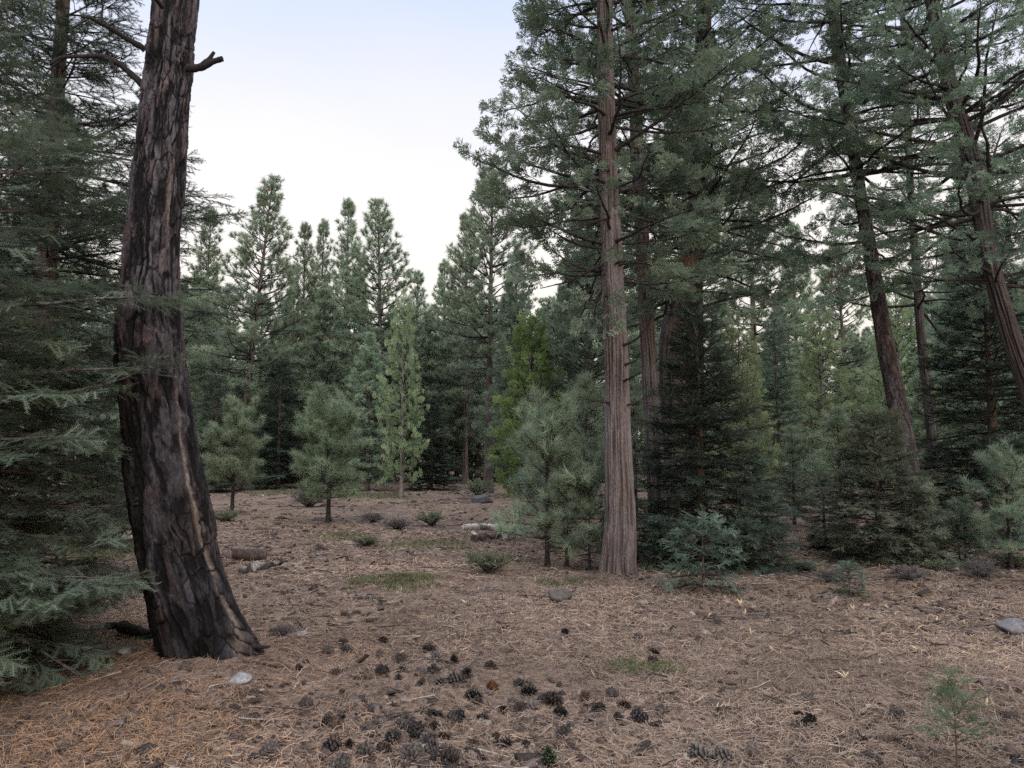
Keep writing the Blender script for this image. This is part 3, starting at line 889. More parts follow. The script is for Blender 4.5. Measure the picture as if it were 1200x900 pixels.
# ---- the leaning scorched pine, front left
D0 = 5.85
rows = [(800, 188, 298), (775, 186, 294), (745, 179, 288), (700, 170, 274), (650, 158, 258), (600, 148, 251), (500, 138, 231), (400, 132, 219), (300, 140, 214),
        (200, 150, 221), (100, 161, 229), (0, 172, 237)]
ctr, rad = px_trunk([(p, l + 7, r - 5) for p, l, r in rows], D0, [(1.5, .10, .20), (3.0, .2, .17), (3.5, .25, .12), (2.5, .1, .03)])
base = spot((180 + 290) / 2, D0); base = np.array([ctr[1][0], D0, g1(ctr[1][0], D0)])
pine = empty('pine_tree', base, 'huge dark scorched pine trunk with plated bark leaning in the left foreground', 'tree')
tk, (TH, Z, RR, plate, sub, cid, cid2, fine, cc) = bark_trunk(base, ctr, rad, 'pine', 420, 0.0085, 5.3, 4,
                                                       flare=[(R(-14), .20, .30, .34), (R(-48), .07, .22, .16), (R(-100), .05, .3, .14), (R(170), .05, .4, .2), (R(90), .12, .5, .3)])
col = tk.c[0].reshape(TH.shape + (3,)).copy()
# char on the left flank and low down, tan raw bark on the right edge, reddish scar at the lower left
ang = np.angle(np.exp(1j * TH))
facing = lambda a, w: np.exp(-(np.angle(np.exp(1j * (TH - a))) / w) ** 2)
nz = fbm(np.cos(TH) * 1.6, np.sin(TH) * 1.6, Z * .9, 3, 77)
char = np.clip(facing(R(205), .70) * smooth(3.1, 2.0, Z) * 1.15 + facing(R(-62), .55) * smooth(1.7, .2, Z) * .75 * smooth(.3, .6, nz + .1) + facing(R(-90), .9) * smooth(.5, .05, Z) * .4, 0, 1)
col *= (1 - .88 * char[..., None])
scar = facing(R(-115), .33) * smooth(2.4, 1.6, Z) * smooth(.36, .56, nz)
scar = np.clip(scar * smooth(.4, .8, plate) * (.3 + fine), 0, 1)[..., None]
col = col * (1 - scar * .75) + scar * .75 * np.array((.17, .105, .088)) * (.5 + .9 * fine[..., None])
tan = facing(R(-30) + .10 * np.sin(Z * 3.1), .075) * (smooth(.45, .58, fbm(np.cos(TH) * 3, np.sin(TH) * 3, Z * 2.2, 2, 78))) * smooth(.3, .8, plate) * smooth(4.1, 3.2, Z)
tan = np.clip(tan * 1.1, 0, .8)[..., None]
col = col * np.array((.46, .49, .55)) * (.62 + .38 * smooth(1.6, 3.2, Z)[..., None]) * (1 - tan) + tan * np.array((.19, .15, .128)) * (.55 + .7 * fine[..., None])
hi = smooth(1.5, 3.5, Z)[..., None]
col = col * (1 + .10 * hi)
tk.c[0] = col.reshape(-1, 3).astype(np.float32)
tk.build('trunk', [M_BARKCOL], pine, (0,))
rngp = np.random.default_rng(3)


def limb(root, base, pix, depth0, depth1, r0, r1, col=(.030, .027, .028), name='branch', k=7, mat=None, extra=()):
    mb = MB(); b = np.asarray(base)
    pts = [at(px, py, depth0 + (depth1 - depth0) * i / max(1, len(pix) - 1)) - b for i, (px, py) in enumerate(pix)]
    p = one_tube(mb, pts, r0, r1, k, 0, col, .07, rngp)
    for ex, ra, rb in extra:
        pts = [at(px, py, depth0 + (depth1 - depth0) * .6) - b for px, py in ex]
        one_tube(mb, pts, ra, rb, 6, 0, col, .07, rngp)
    return mb.build(name, [mat or M_COL], root, (0,))


limb(pine, base, [(172, 104), (155, 88), (135, 72), (115, 66), (95, 66), (70, 68), (58, 76)], D0, D0 - .25, .034, .009,
     extra=[([(122, 68), (130, 72), (134, 80), (133, 88)], .012, .006), ([(76, 68), (62, 78), (50, 92)], .008, .004)])
limb(pine, base, [(170, 58), (150, 46), (128, 33), (108, 22), (96, 20)], D0, D0 - .35, .030, .010,
     extra=[([(122, 29), (119, 18), (121, 6)], .014, .006), ([(128, 30), (138, 25), (148, 24)], .009, .004)])
limb(pine, base, [(220, 80), (236, 79), (248, 73), (261, 69)], D0 - .1, D0 - .15, .036, .020,
     extra=[([(236, 77), (244, 70), (251, 61)], .022, .013)])
limb(pine, base, [(190, 8), (182, -2), (172, -14)], D0 - .25, D0 - .5, .02, .012)
limb(pine, base, [(284, 755), (300, 758), (316, 758)], D0 - .1, D0 - .22, .030, .010, (.03, .025, .024), 'root')
# its live top, well above the picture
zt = np.arange(7.0, base[2] + ctr[-1][2] - .3, .35); rngc = np.random.default_rng(8)
zz = np.repeat(zt, 4); azz = rngc.uniform(0, 6.28, len(zz))
tt = (zz - 7) / (zz.max() - 7)
mb = crown(rngc, zz, azz, 1.9 * (1 - tt) ** .6 + .3, R(-5) + R(50) * tt, np.full(len(zz), R(25)),
           lambda z: np.stack([np.interp(z, ctr[:, 2] - base[2], ctr[:, 0] - base[0]), np.zeros(len(z))], 1), T_PINE_FAR, leaf_gap=.25, lat_gap=.35,
           lat_e=.4, leaf_u0=.4, mode='roll', lift=.3)
mb.build('crown', [M_BRANCH, F_PINE], pine)


# ------------------------------------------------------------------ big cedars of the middle and the right
def hero_cedar(name, label, rows, depth, seed, crown_z, H, Rc, gap, per, nang, step, fmat=F_CEDAR, density=1.0, flare=None, leafgap=.070, side=None, ext=None, kind='cedar', tpl=None, lscale=.88, cut=None, shade=1.0, droop=0, open_front=.15):
    ctr, rad = px_trunk(rows, depth)
    zt = ctr[-1][2]
    lastx = ctr[-1][0] + (ctr[-1][0] - ctr[-2][0]) / max(.1, ctr[-1][2] - ctr[-2][2]) * (H - zt) * .5
    if H > zt + .3:
        ctr = np.concatenate([ctr, [[(ctr[-1][0] + lastx) / 2, depth, (zt + H) / 2], [lastx, depth, H]]])
        rad = np.concatenate([rad, [rad[-1] * .62, .02]])
    b = np.array([ctr[0][0], depth, min(g1(ctr[0][0], depth), 9)])
    root = empty(name, b, label, 'tree')
    if ctr[0][2] > b[2] - .1:
        ctr = np.concatenate([[[ctr[0][0] - (ctr[1][0] - ctr[0][0]) * 0.1, depth, b[2] - .15]], ctr]); rad = np.concatenate([[rad[0] * 1.08], rad])
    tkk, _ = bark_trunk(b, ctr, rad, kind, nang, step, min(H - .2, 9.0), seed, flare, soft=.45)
    tkk.c[0] = tkk.c[0] * shade  # bark colour scaled down per tree, painting in the shadow on the trunk
    tkk.build('trunk', [M_BARKCOL], root, (0,))
    rng = np.random.default_rng(seed)
    z, az = boughs(rng, crown_z, H * .985, gap, per, 1.0)
    towards = np.cos(az + PI / 2 + .0) > .55
    keep = ~(towards & (rng.uniform(0, 1, len(z)) < open_front)); z, az = z[keep], az[keep]
    if cut is not None:
        keep = cut(z, az, rng); z, az = z[keep], az[keep]
    t = (z - crown_z) / (H - crown_z)
    L = Rc * (1 - t) ** .55 * np.minimum(1, .72 + 2.0 * t) * rng.uniform(.55, 1.12, len(z)) + .25
    if side is not None: L = L * side(az, z)
    e0 = R(-6 + droop) + R(40) * t + rng.normal(0, .2, len(z))
    xy = lambda zz: np.stack([np.interp(zz + b[2], ctr[:, 2], ctr[:, 0] - b[0]), np.interp(zz + b[2], ctr[:, 2], ctr[:, 1] - b[1])], 1)
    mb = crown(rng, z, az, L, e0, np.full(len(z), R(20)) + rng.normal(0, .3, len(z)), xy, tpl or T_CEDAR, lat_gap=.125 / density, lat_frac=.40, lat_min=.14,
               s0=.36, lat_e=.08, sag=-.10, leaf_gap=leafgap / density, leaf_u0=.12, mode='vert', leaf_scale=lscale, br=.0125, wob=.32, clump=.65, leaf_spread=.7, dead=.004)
    mb.build('crown', [M_BRANCH, fmat], root)
    return root, b, ctr, rad


DC = 10.4
left_wide = lambda az, z: 1 + .10 * np.maximum(0, -np.cos(az)) * smooth(6.5, 4, z)
cedar1, cb, cctr, crad = hero_cedar(
    'cedar_tree', 'tall straight cedar with pinkish grey furrowed bark at the centre edge of the clearing',
    [(672, 704, 746), (655, 705, 745), (630, 707, 745), (600, 709, 744), (500, 709, 739), (450, 709, 737), (400, 708, 735), (300, 704, 729), (200, 702, 724), (100, 700, 720), (0, 699, 717)],
    DC, 31, 4.1, 14.0, 2.0, .19, 5.0, 240, .014, flare=[(R(200), .07, .35, .22), (R(-110), .035, .16, .16), (R(-65), .05, .2, .22), (R(-20), .03, .15, .12), (R(20), .04, .25, .15)], side=left_wide, density=.95, open_front=.6)
rngp = np.random.default_rng(5)
dead = [((712, 308), (690, 318), (668, 330), (650, 334), (633, 338)), ((713, 345), (690, 352), (675, 340), (660, 320)), ((714, 388), (690, 390), (668, 392), (648, 400)),
        ((725, 310), (745, 306), (756, 296), (760, 280)), ((728, 405), (745, 398), (760, 380), (768, 360), (776, 352)), ((710, 430), (695, 432), (684, 428)),
        ((730, 428), (742, 424), (752, 418)), ((730, 447), (745, 440), (752, 436)), ((716, 255), (690, 262), (672, 270), (655, 268)), ((726, 250), (742, 240), (752, 222), (755, 212)),
        ((714, 218), (690, 222), (668, 220), (648, 212)), ((714, 200), (695, 190), (680, 172), (670, 150)), ((714, 472), (700, 470), (690, 468)), ((733, 475), (744, 472), (756, 465))]
for i, pix in enumerate(dead):
    limb(cedar1, cb, pix, DC - .12, DC - .12 - .5 * ((i * 37) % 10) / 10, .020 if i % 3 else .024, .006, (.035, .027, .026), 'dead_branch')

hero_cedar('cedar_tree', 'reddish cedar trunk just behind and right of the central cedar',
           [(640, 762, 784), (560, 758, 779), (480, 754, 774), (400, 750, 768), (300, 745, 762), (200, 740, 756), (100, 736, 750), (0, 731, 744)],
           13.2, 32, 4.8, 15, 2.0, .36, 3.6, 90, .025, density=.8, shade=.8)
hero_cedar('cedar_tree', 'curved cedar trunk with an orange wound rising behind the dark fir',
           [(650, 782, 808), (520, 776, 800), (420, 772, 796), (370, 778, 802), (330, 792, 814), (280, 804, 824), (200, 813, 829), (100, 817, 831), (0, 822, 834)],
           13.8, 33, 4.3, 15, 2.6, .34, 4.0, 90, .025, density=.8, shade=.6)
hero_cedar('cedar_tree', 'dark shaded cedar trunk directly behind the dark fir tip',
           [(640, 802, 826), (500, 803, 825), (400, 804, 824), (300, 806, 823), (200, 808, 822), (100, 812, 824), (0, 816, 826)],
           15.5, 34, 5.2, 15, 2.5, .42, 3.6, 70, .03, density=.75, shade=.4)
DR = 12.6
right_pine, rb_, rctr, rrad = hero_cedar(
    'pine_tree', 'reddish plated pine trunk leaning left above the small firs on the right',
    [(655, 1066, 1098), (590, 1056, 1083), (500, 1045, 1068), (400, 1027, 1047), (300, 1012, 1029), (200, 997, 1011), (100, 981, 996), (0, 968, 981)],
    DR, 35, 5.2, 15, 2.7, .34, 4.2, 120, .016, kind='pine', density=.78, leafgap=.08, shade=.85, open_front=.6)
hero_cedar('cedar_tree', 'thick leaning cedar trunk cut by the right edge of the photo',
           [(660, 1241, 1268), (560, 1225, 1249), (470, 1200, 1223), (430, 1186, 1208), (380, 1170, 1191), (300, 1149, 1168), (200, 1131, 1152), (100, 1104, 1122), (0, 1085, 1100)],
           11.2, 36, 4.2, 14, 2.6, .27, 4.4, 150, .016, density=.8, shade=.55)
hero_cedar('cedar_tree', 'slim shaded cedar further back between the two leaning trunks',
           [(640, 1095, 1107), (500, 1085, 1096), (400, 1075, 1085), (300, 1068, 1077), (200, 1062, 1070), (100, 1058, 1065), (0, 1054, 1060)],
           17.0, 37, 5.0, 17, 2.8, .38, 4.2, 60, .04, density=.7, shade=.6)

# ---- firs and young pines near the clearing edge
T_F = dict(tpl=T_FIR)
dark_fir = make_fir(51, 3.75, 1.42, 0.03, .075, F_FIR, T_FIR, .125, 7, leaf_gap=.085, lat_gap=.10)
dark_fir.location = spot(822, 11.3); tag(dark_fir, 'dark dense conical fir standing right of the central cedar trunk')
small_fir = make_fir(52, 2.2, .98, .02, .045, F_FIR_SOFT, T_FIR, .115, 7, leaf_gap=.075, lat_gap=.09, shape=.75)
small_fir.location = spot(1028, 11.6); tag(small_fir, 'grey-green small fir in front of the leaning plated pine')
big_fir = make_fir(53, 6.0, 2.0, .05, .11, F_FIR, T_FIR, .22, 7, leaf_gap=.11, lat_gap=.13, lscale=1.3)
big_fir.location = spot(1168, 14.5); tag(big_fir, 'large black-green fir in deep shade beside the right edge trunk')
seedling = make_fir(54, .74, .40, .12, .014, F_FIR_BLUE, T_FIR, .095, 5, 'fir_sapling', leaf_gap=.085, lat_gap=.10, lscale=.8, shape=.5)
seedling.location = spot(822, 8.95); tag(seedling, 'blue-green fir sapling in front of the dark conical fir')
front = make_fir(55, .375, .125, .34, .0042, F_SEEDLING, T_FIR_NEAR, .040, 3.6, 'fir_seedling', leaf_gap=.05, lat_gap=.055, lscale=.30, shape=.4, droop=8, lat_frac=.45, tint0=.36, tw=.18, br=.005)
front.location = gp(1122, 902); tag(front, 'tiny thin fir seedling alone on the needles at the bottom right')

# left side near firs (soft drooping boughs)
near_fir = make_fir(56, 6.2, 1.72, .02, .11, F_FIR_NEAR, T_FIR_NEAR, .25, 4.8, leaf_gap=.105, lat_gap=.115, lscale=1.15, droop=-20, tint0=.46, lat_frac=.44, brmat=M_GREYTWIG, extra=(.35, 2.5, .15, 5),
                    prof=lambda z: np.interp(z, [0, 1.2, 2.0, 2.6, 3.5, 3.9, 4.4, 5.2, 6.2], [1.50, 1.50, 1.50, 1.75, 1.65, .9, .55, .45, .2]))
near_fir.location = spot(-92, 5.5); tag(near_fir, 'near fir at the left edge with soft drooping boughs touching the ground')
mid_fir = make_fir(57, 12.0, 1.95, .10, .15, F_FIR_DIM, T_FIR, .31, 6.0, leaf_gap=.12, lat_gap=.13, lscale=1.3, droop=-20, tint0=.36,
                   prof=lambda z: np.interp(z, [1, 2.5, 4, 5.3, 5.9, 7.2, 9, 12], [1.5, 1.9, 2.05, 1.9, 1.0, .72, .6, .2]))
mid_fir.location = spot(38, 9.2); tag(mid_fir, 'tall dark fir with pale trunk behind the scorched pine on the left')

# young pine group left of the central cedar
yp = make_young_pine(61, 2.15, .85, .18, F_PINE_BLUE, T_PINE_NEAR, 4.6, .18, leaf_gap=.125, r=.030)
yp.location = spot(641, 11.0); tag(yp, 'front pine of the blue-green young group, standing right of the grey log pile')
yq = make_young_pine(62, 3.0, 1.0, .2, F_PINE_BLUE, T_PINE_NEAR, 5, .21, leaf_gap=.125, r=.035, round_=False)
yq.location = spot(688, 13.0); tag(yq, 'taller blue-green young pine touching the left side of the central cedar')
for src, px, d, s, rz, lab in (
        (yp, 640, 14.6, 1.0, 1.9, 'hazy young pine showing through behind the front pine of the young group'),
        (yp, 664, 10.9, .72, 3.1, 'thin-stemmed small pine between the front young pine and the central cedar'),
        (yp, 690, 10.7, .62, 4.4, 'smallest young pine close against the foot of the central cedar'),
        (yq, 660, 14.0, .80, 2.0, 'soft young pine rising at the back of the group under the bright cedar')):
    dup(src, spot(px, d), rz, s, lab)

# two small round pines in the clearing
ra = make_young_pine(63, 2.62, 1.12, .22, F_PINE_YOUNG, T_PINE_MID, 5.5, .15, leaf_gap=.085, lscale=.95, r=.045)
ra.location = spot(385, 17.2); tag(ra, 'round young pine with one dark stem standing alone left of centre')
rb2 = make_young_pine(64, 2.55, 1.0, .30, F_PINE_YOUNG, T_PINE_MID, 5.5, .15, leaf_gap=.085, lscale=.95, lean=(.12, 0), r=.04)
rb2.location = spot(272, 19.2); tag(rb2, 'yellowish round young pine just right of the scorched trunk')

# ------------------------------------------------------------------ background tree kinds
def bg(maker, **k): return maker(**k)


P1 = make_pine(71, 14, 3.0, .25, .16, F_PINE, M_BARK_FAR, T_PINE_FAR, .38, 5.2, lean=(.5, 0), shape=.72)
P2 = make_pine(72, 14, 2.4, .16, .14, F_PINE, M_BARK_FAR, T_PINE_FAR, .34, 5, shape=.75)
P3 = make_pine(73, 14, 2.8, .36, .20, F_PINE, M_BARK_FAR, T_PINE_FAR, .42, 5.4, lean=(-.3, .2), shape=.5)
P4 = make_pine(74, 9, 2.5, .06, .12, F_PINE, M_BARK_FAR, T_PINE_FAR, .30, 6, shape=.8)
K1 = make_cedar(75, 9, 2.1, .08, .12, F_CEDAR_LT, M_BARK_PALE, T_CEDAR_FAR, .34, 4.2, leaf_gap=.19, lat_gap=.24, shape=.6)
K2 = make_cedar(76, 6.5, 1.45, .10, .13, F_CEDAR_BR, M_BARK_PALE, T_CEDAR_FAR, .24, 4.6, leaf_gap=.13, lat_gap=.17, lscale=.85, shape=.62)
K3 = make_cedar(77, 11, 2.1, .12, .15, F_CEDAR, M_BARK_CEDAR, T_CEDAR_FAR, .28, 5, leaf_gap=.15, lat_gap=.20)
S1 = make_fir(78, 8, 1.9, .03, .12, F_FIR_BLUE, T_FIR_FAR, .26, 7, leaf_gap=.18, lat_gap=.20)
S2 = make_fir(79, 6, 1.7, .02, .10, F_FIR, T_FIR_FAR, .24, 7, leaf_gap=.17, lat_gap=.20)
HS = {'P1': (P1, 14), 'P2': (P2, 14), 'P3': (P3, 14), 'P4': (P4, 9), 'K1': (K1, 9), 'K2': (K2, 6.5), 'K3': (K3, 11), 'S1': (S1, 8), 'S2': (S2, 6),
      'Y1': (yp, 2.15), 'Y2': (yq, 3.0), 'Y3': (ra, 2.62)}
used = set(['Y1', 'Y2', 'Y3'])
rb = np.random.default_rng(91)


def tree_at(kind, px, py_top, depth, label, group=None, tilt=(0, 0), wid=1.0, rz=None):
    src, H0 = HS[kind]
    p = spot(px, depth); s = max(.2, (top_z(py_top, depth) - p[2]) / H0)
    rz = rb.uniform(0, 6.28) if rz is None else rz
    if kind not in used:
        used.add(kind)
        src.location = p; src.rotation_euler = (tilt[0], tilt[1], rz); src.scale = (s * wid, s * wid, s)
        tag(src, label, None, group); return src
    return dup(src, p, rz, (s * wid, s * wid, s), label, group, tilt)


far = [
    ('P1', 278, 208, 34, 'tall bare-stemmed pine leaning right above the yellowish round young pine', (0, R(2.5)), 1.05, 0),
    ('P2', 233, 245, 42, 'slim far pine whose tip shows just right of the scorched trunk', (0, 0), 1, None),
    ('P2', 350, 262, 40, 'slim pine in the gap between the leaning bare-stemmed pine and the twin-tipped ones', (0, 0), .85, None),
    ('P2', 402, 234, 43, 'thin tall pine with open tufted top left of the pointed full pine', (0, 0), .9, None),
    ('P2', 371, 258, 45, 'narrow pine with sparse tufted tip just left of the thin tall pine', (0, 0), .8, None),
    ('P1', 446, 230, 36, 'pointed full pine with curved stem, tallest near the middle of the sky gap', (0, R(1)), 1.1, 2.2),
    ('P4', 430, 395, 31, 'dense bushy pine below the pointed full pine and behind the lone round young pine', (0, 0), 1.05, None),
    ('P2', 487, 318, 40, 'short pine right of the pointed full pine on the falling skyline', (0, 0), 1, None),
    ('P2', 518, 305, 43, 'pine on the skyline between the falling tips and the tall bright-barked pine', (0, 0), 1, None),
    ('K1', 470, 345, 26, 'light green leafy cedar with thin whitish trunk at the far edge of the clearing', (0, 0), .66, None),
    ('P3', 572, 205, 30, 'tall straight pine with long bare trunk left of the bright green cedar', (0, 0), 1, None),
    ('P2', 545, 250, 36, 'slender pine close behind the tall straight bare-trunk pine', (0, 0), 1, None),
    ('K2', 622, 372, 18.5, 'bright yellow-green conical cedar left of the central cedar', (0, 0), 1, None),
    ('P4', 660, 340, 26, 'bushy mid-green pine behind the bright yellow-green cedar', (0, 0), .9, None),
    ('K3', 606, 300, 27, 'dull green cedar over the top of the bright yellow-green cedar', (0, 0), .9, None),
    ('S1', 915, 378, 21, 'frosty blue-green fir with pointed tip seen between the right trunks', (0, 0), .9, None),
    ('K1', 872, 372, 24, 'pale yellow-green cedar right of the dark conical fir tip', (0, 0), 1.1, None),
    ('K1', 968, 350, 27, 'pale green feathery cedar left of the leaning plated pine', (0, 0), 1, None),
    ('P2', 940, 262, 36, 'distant open pine in the bright sky hole left of the leaning plated pine', (0, 0), 1, None),
    ('P3', 1000, 290, 32, 'distant pine half hidden by the leaning plated pine trunk', (0, 0), 1, None),
    ('K1', 1060, 330, 25, 'pale cedar filling the gap right of the leaning plated pine', (0, 0), 1, None),
    ('P4', 1130, 330, 26, 'shaded bushy pine left of the large black-green fir', (0, 0), 1, None),
    ('Y2', 985, 478, 16, 'soft blue-green young pine behind the grey-green small fir', (0, 0), 1.2, None),
    ('Y2', 930, 500, 17, 'soft young pine standing below the frosty blue-green fir', (0, 0), 1.2, None),
    ('Y2', 900, 560, 13.5, 'low young pine at the right skirt of the dark conical fir', (0, 0), 1.2, None),
    ('Y2', 1085, 560, 13.6, 'bushy young pine hiding the foot of the leaning plated pine', (0, 0), 1.3, None),
    ('Y1', 1180, 545, 10.8, 'grey-green soft young pine at the right edge of the clearing', (0, 0), 1.2, None),
    ('Y1', 1128, 595, 11.6, 'low grey young pine between the small fir and the right edge', (0, 0), 1.2, None),
    ('Y2', 745, 450, 18, 'young pine glimpsed between the central cedar and the reddish trunk', (0, 0), 1.2, None),
    ('K1', 880, 430, 16.5, 'soft light green cedar just right of the dark conical fir', (0, 0), 1.1, None),
    ('P4', 1090, 430, 19, 'soft bushy pine filling the gap behind the leaning plated pine', (0, 0), 1, None),
    ('P4', 128, 420, 22, 'bushy pine seen through the boughs left of the scorched trunk', (0, 0), 1, None),
    ('Y3', 118, 500, 15, 'round young pine left of the scorched trunk behind the near fir boughs', (0, 0), 1, None),
    ('P2', 205, 330, 33, 'pine mostly hidden behind the scorched trunk', (0, 0), 1, None),
    ('S2', 325, 425, 33, 'dense fir in shade between the two round young pines', (0, 0), 1, None),
    ('S2', 250, 440, 30, 'dense dark fir behind the yellowish round young pine', (0, 0), 1, None),
    ('S2', 505, 470, 32, 'dark low fir at the far clearing edge right of the whitish trunk', (0, 0), 1.1, None),
    ('P3', 30, 120, 20, 'tall pine behind the left edge firs', (0, 0), 1, None),
    ('P3', 800, 120, 24, 'tall pine deep behind the cedar cluster', (0, 0), 1, None),
    ('P3', 890, 200, 30, 'pine with bare stem left of the bright sky hole', (0, 0), 1, None),
    ('K3', 1160, 180, 22, 'dark full cedar behind the right edge trunk', (0, 0), 1, None),
    ('K3', 690, 200, 19, 'dark full cedar close behind the central cedar', (0, 0), 1, None),
    ('S2', 965, 596, 13.2, 'knee-high dark fir left of the grey-green small fir', (0, 0), 1.2, None),
    ('S2', 1075, 610, 11.9, 'knee-high dark fir touching the right side of the grey-green small fir', (0, 0), 1.2, None),
]
for q, pt, d, k in ((225, 330, 37, 'P4'), (262, 345, 41, 'P2'), (300, 350, 38, 'P4'), (338, 335, 44, 'P2'), (375, 345, 38, 'P4'), (405, 330, 46, 'P1'), (455, 372, 40, 'P4'),
                    (500, 372, 38, 'P4'), (535, 350, 44, 'P2'), (560, 360, 39, 'P4'), (595, 345, 42, 'P2'), (850, 395, 34, 'P4'), (905, 405, 38, 'P4'), (950, 400, 33, 'K1'), (1010, 395, 36, 'P4'), (1045, 385, 33, 'K1')):
    far.append((k, q, pt, d, 'full young pine packed below the skyline behind the clearing' if q < 700 else 'pale conifer packed deep between the right trunks',
                (0, 0), 1.15, None, 'packed pines below the skyline' if q < 700 else 'pale conifers deep between the right trunks'))
for kind, px, pt, d, lab, tilt, wid, rz, *gr in far:
    tree_at(kind, px, pt, d, lab, gr[0] if gr else None, tilt, wid, rz)

# deep forest rows
SKY = [(-400, 150), (120, 260), (215, 300), (330, 330), (470, 345), (560, 330), (700, 250), (900, 330), (960, 345), (1020, 300), (1600, 200)]
sx, sy = zip(*SKY)
for (d, x0, x1, dx, kinds, hi, lab, grp) in (
        (50, -120, 1330, 62, ['P1', 'P2', 'P4', 'P3'], 0, 'hazy pine in the first row of the forest wall behind the clearing', 'first row of pines in the far forest wall'),
        (62, -140, 1350, 56, ['P2', 'P3', 'K3', 'P1'], 25, 'faint tree in the second row of the forest wall behind the clearing', 'second row of trees in the far forest wall'),
        (78, -150, 1360, 52, ['P2', 'P4', 'K3'], 55, 'faintest tree at the very back of the forest wall', 'rearmost trees of the far forest wall')):
    px = x0
    while px < x1:
        q = px + rb.uniform(-22, 22)
        pt = np.interp(q, sx, sy) + hi + rb.uniform(5, 70)
        k = kinds[rb.integers(0, len(kinds))]
        tree_at(k, q, pt, d * rb.uniform(.93, 1.07), lab, grp, (0, 0), 1.15)
        px += dx
px = 150
while px < 1300:
    q = px + rb.uniform(-15, 15)
    tree_at(['S2', 'P4', 'K1', 'P4'][rb.integers(0, 4)], q, rb.uniform(425, 500), rb.uniform(37, 47), 'low conifer of the dim thicket along the far clearing edge',
            'low thicket conifers', (0, 0), 1.3)
    px += 27


# ------------------------------------------------------------------ shrubs and small plants
sA = make_shrub(81, .33, .42, F_SHRUB, T_LEAF, 26, lscale=1.0, leaf_gap=.06)
sA.location = gp(572, 671); sA.scale = (.9, .9, .72); tag(sA, 'grey-green leafy bush in front of the grey log pile')
sB = make_shrub(82, .45, .5, F_BRUSH, T_TWIG, 34, 'brush', lscale=1.3, leaf_gap=.05, brm=M_BRANCH)
sB.location = gp(362, 594); tag(sB, 'purple-grey leafless brush left of the lone round young pine')
for src, px, py, s, lab in (
        (sA, 507, 616, .95, 'small fresh green bush on the bare slope left of the log pile'),
        (sA, 430, 640, .6, 'little olive bush near the green patch left of centre'),
        (sA, 265, 612, .9, 'pale green bush right of the scorched trunk under the yellowish pine'),
        (sA, 945, 668, .6, 'leafy low bush in the gap right of the dark conical fir'),
        (sA, 1100, 668, .6, 'leafy bush on the right clearing edge beneath the plated pine'),
        (sA, 560, 582, 1.5, 'rounded green bush beneath the tall straight bare-trunk pine'),
        (sA, 1185, 664, .8, 'leafy bush under the soft young pine at the right edge'),
        (sB, 466, 620, .62, 'brown brush clump right of the lone round young pine'),
        (sB, 436, 612, .6, 'brown brush clump nearest the stem of the lone round young pine'),
        (sB, 130, 640, 1.6, 'purple-grey brush left of the scorched trunk'),
        (sB, 115, 600, 2.0, 'tall grey brush behind the near fir boughs on the left'),
        (sB, 975, 682, .4, 'dry brown brush at the clearing edge in front of the small fir'),
        (sB, 1062, 680, .42, 'dry brush beneath the right skirt of the small fir'),
        (sB, 1150, 676, .55, 'dry grey brush on the right clearing edge'),
        (sB, 790, 560, 2.2, 'dusky brush deep in shade behind the dark conical fir'),
        (sB, 640, 572, 2.0, 'dusky brush behind the young pine group'),
        (sB, 330, 746, .24, 'dry grassy tuft on the needles right of the scorched trunk foot')):
    dup(src, gp(px, py), rb.uniform(0, 6), (s * rb.uniform(.9, 1.25), s * rb.uniform(.8, 1.1), s * (rb.uniform(.55, .8) if s < 1.3 else 1)), lab)
for px, py, s, lab in ((996, 697, .42, 'small fir sapling on the clearing edge below the grey-green small fir'),
                       (870, 668, .8, 'fir sapling at the right foot of the dark conical fir'),
                       (780, 664, .7, 'fir sapling squeezed between central cedar and dark conical fir'),
                       (905, 655, .7, 'dim fir sapling right of the dark conical fir'),
                       (1125, 660, .9, 'dim fir sapling right of the small fir')):
    dup(seedling, gp(px, py), rb.uniform(0, 6), s, lab)


def grass(px, py, rx, ry, n, h, label, seed, w=.006):
    rng = np.random.default_rng(seed)
    c = gp(px, py)
    r = np.sqrt(rng.uniform(0, 1, n)) ** 1.0; a = rng.uniform(0, 6.28, n)
    x = c[0] + r * rx * np.cos(a); y = c[1] + r * ry * np.sin(a)
    k = fbm(x * 5, y * 5, 0, 4, seed) + rng.normal(0, .05, n) > .36 + .30 * r ** 2; x, y, r = x[k], y[k], r[k]; n = len(x)
    z = hgt(x, y) - .005
    hh = h * rng.uniform(.4, 1.2, n) * (1.1 - .5 * r); th = rng.uniform(0, 6.28, n); ln = rng.uniform(.2, 1.1, n) * hh
    b = np.stack([x, y, z], 1); wv = np.stack([-np.sin(th), np.cos(th), 0 * th], 1) * w / 2
    m = b + np.stack([np.cos(th) * ln * .3, np.sin(th) * ln * .3, hh * .65], 1); t = b + np.stack([np.cos(th) * ln, np.sin(th) * ln, hh], 1)
    v = np.stack([b - wv, b + wv, m + wv * .8, t, m - wv * .8], 1).reshape(-1, 3) - c
    mb = MB(); mb.add(v, np.arange(n * 5).reshape(n, 5), 0, tint=np.repeat(np.clip(rng.normal(.5, .2, n), 0, 1), 5))
    o = mb.build('grass_patch', [F_GRASS], None, (), c)
    tag(o, label, 'grass', kind='stuff')


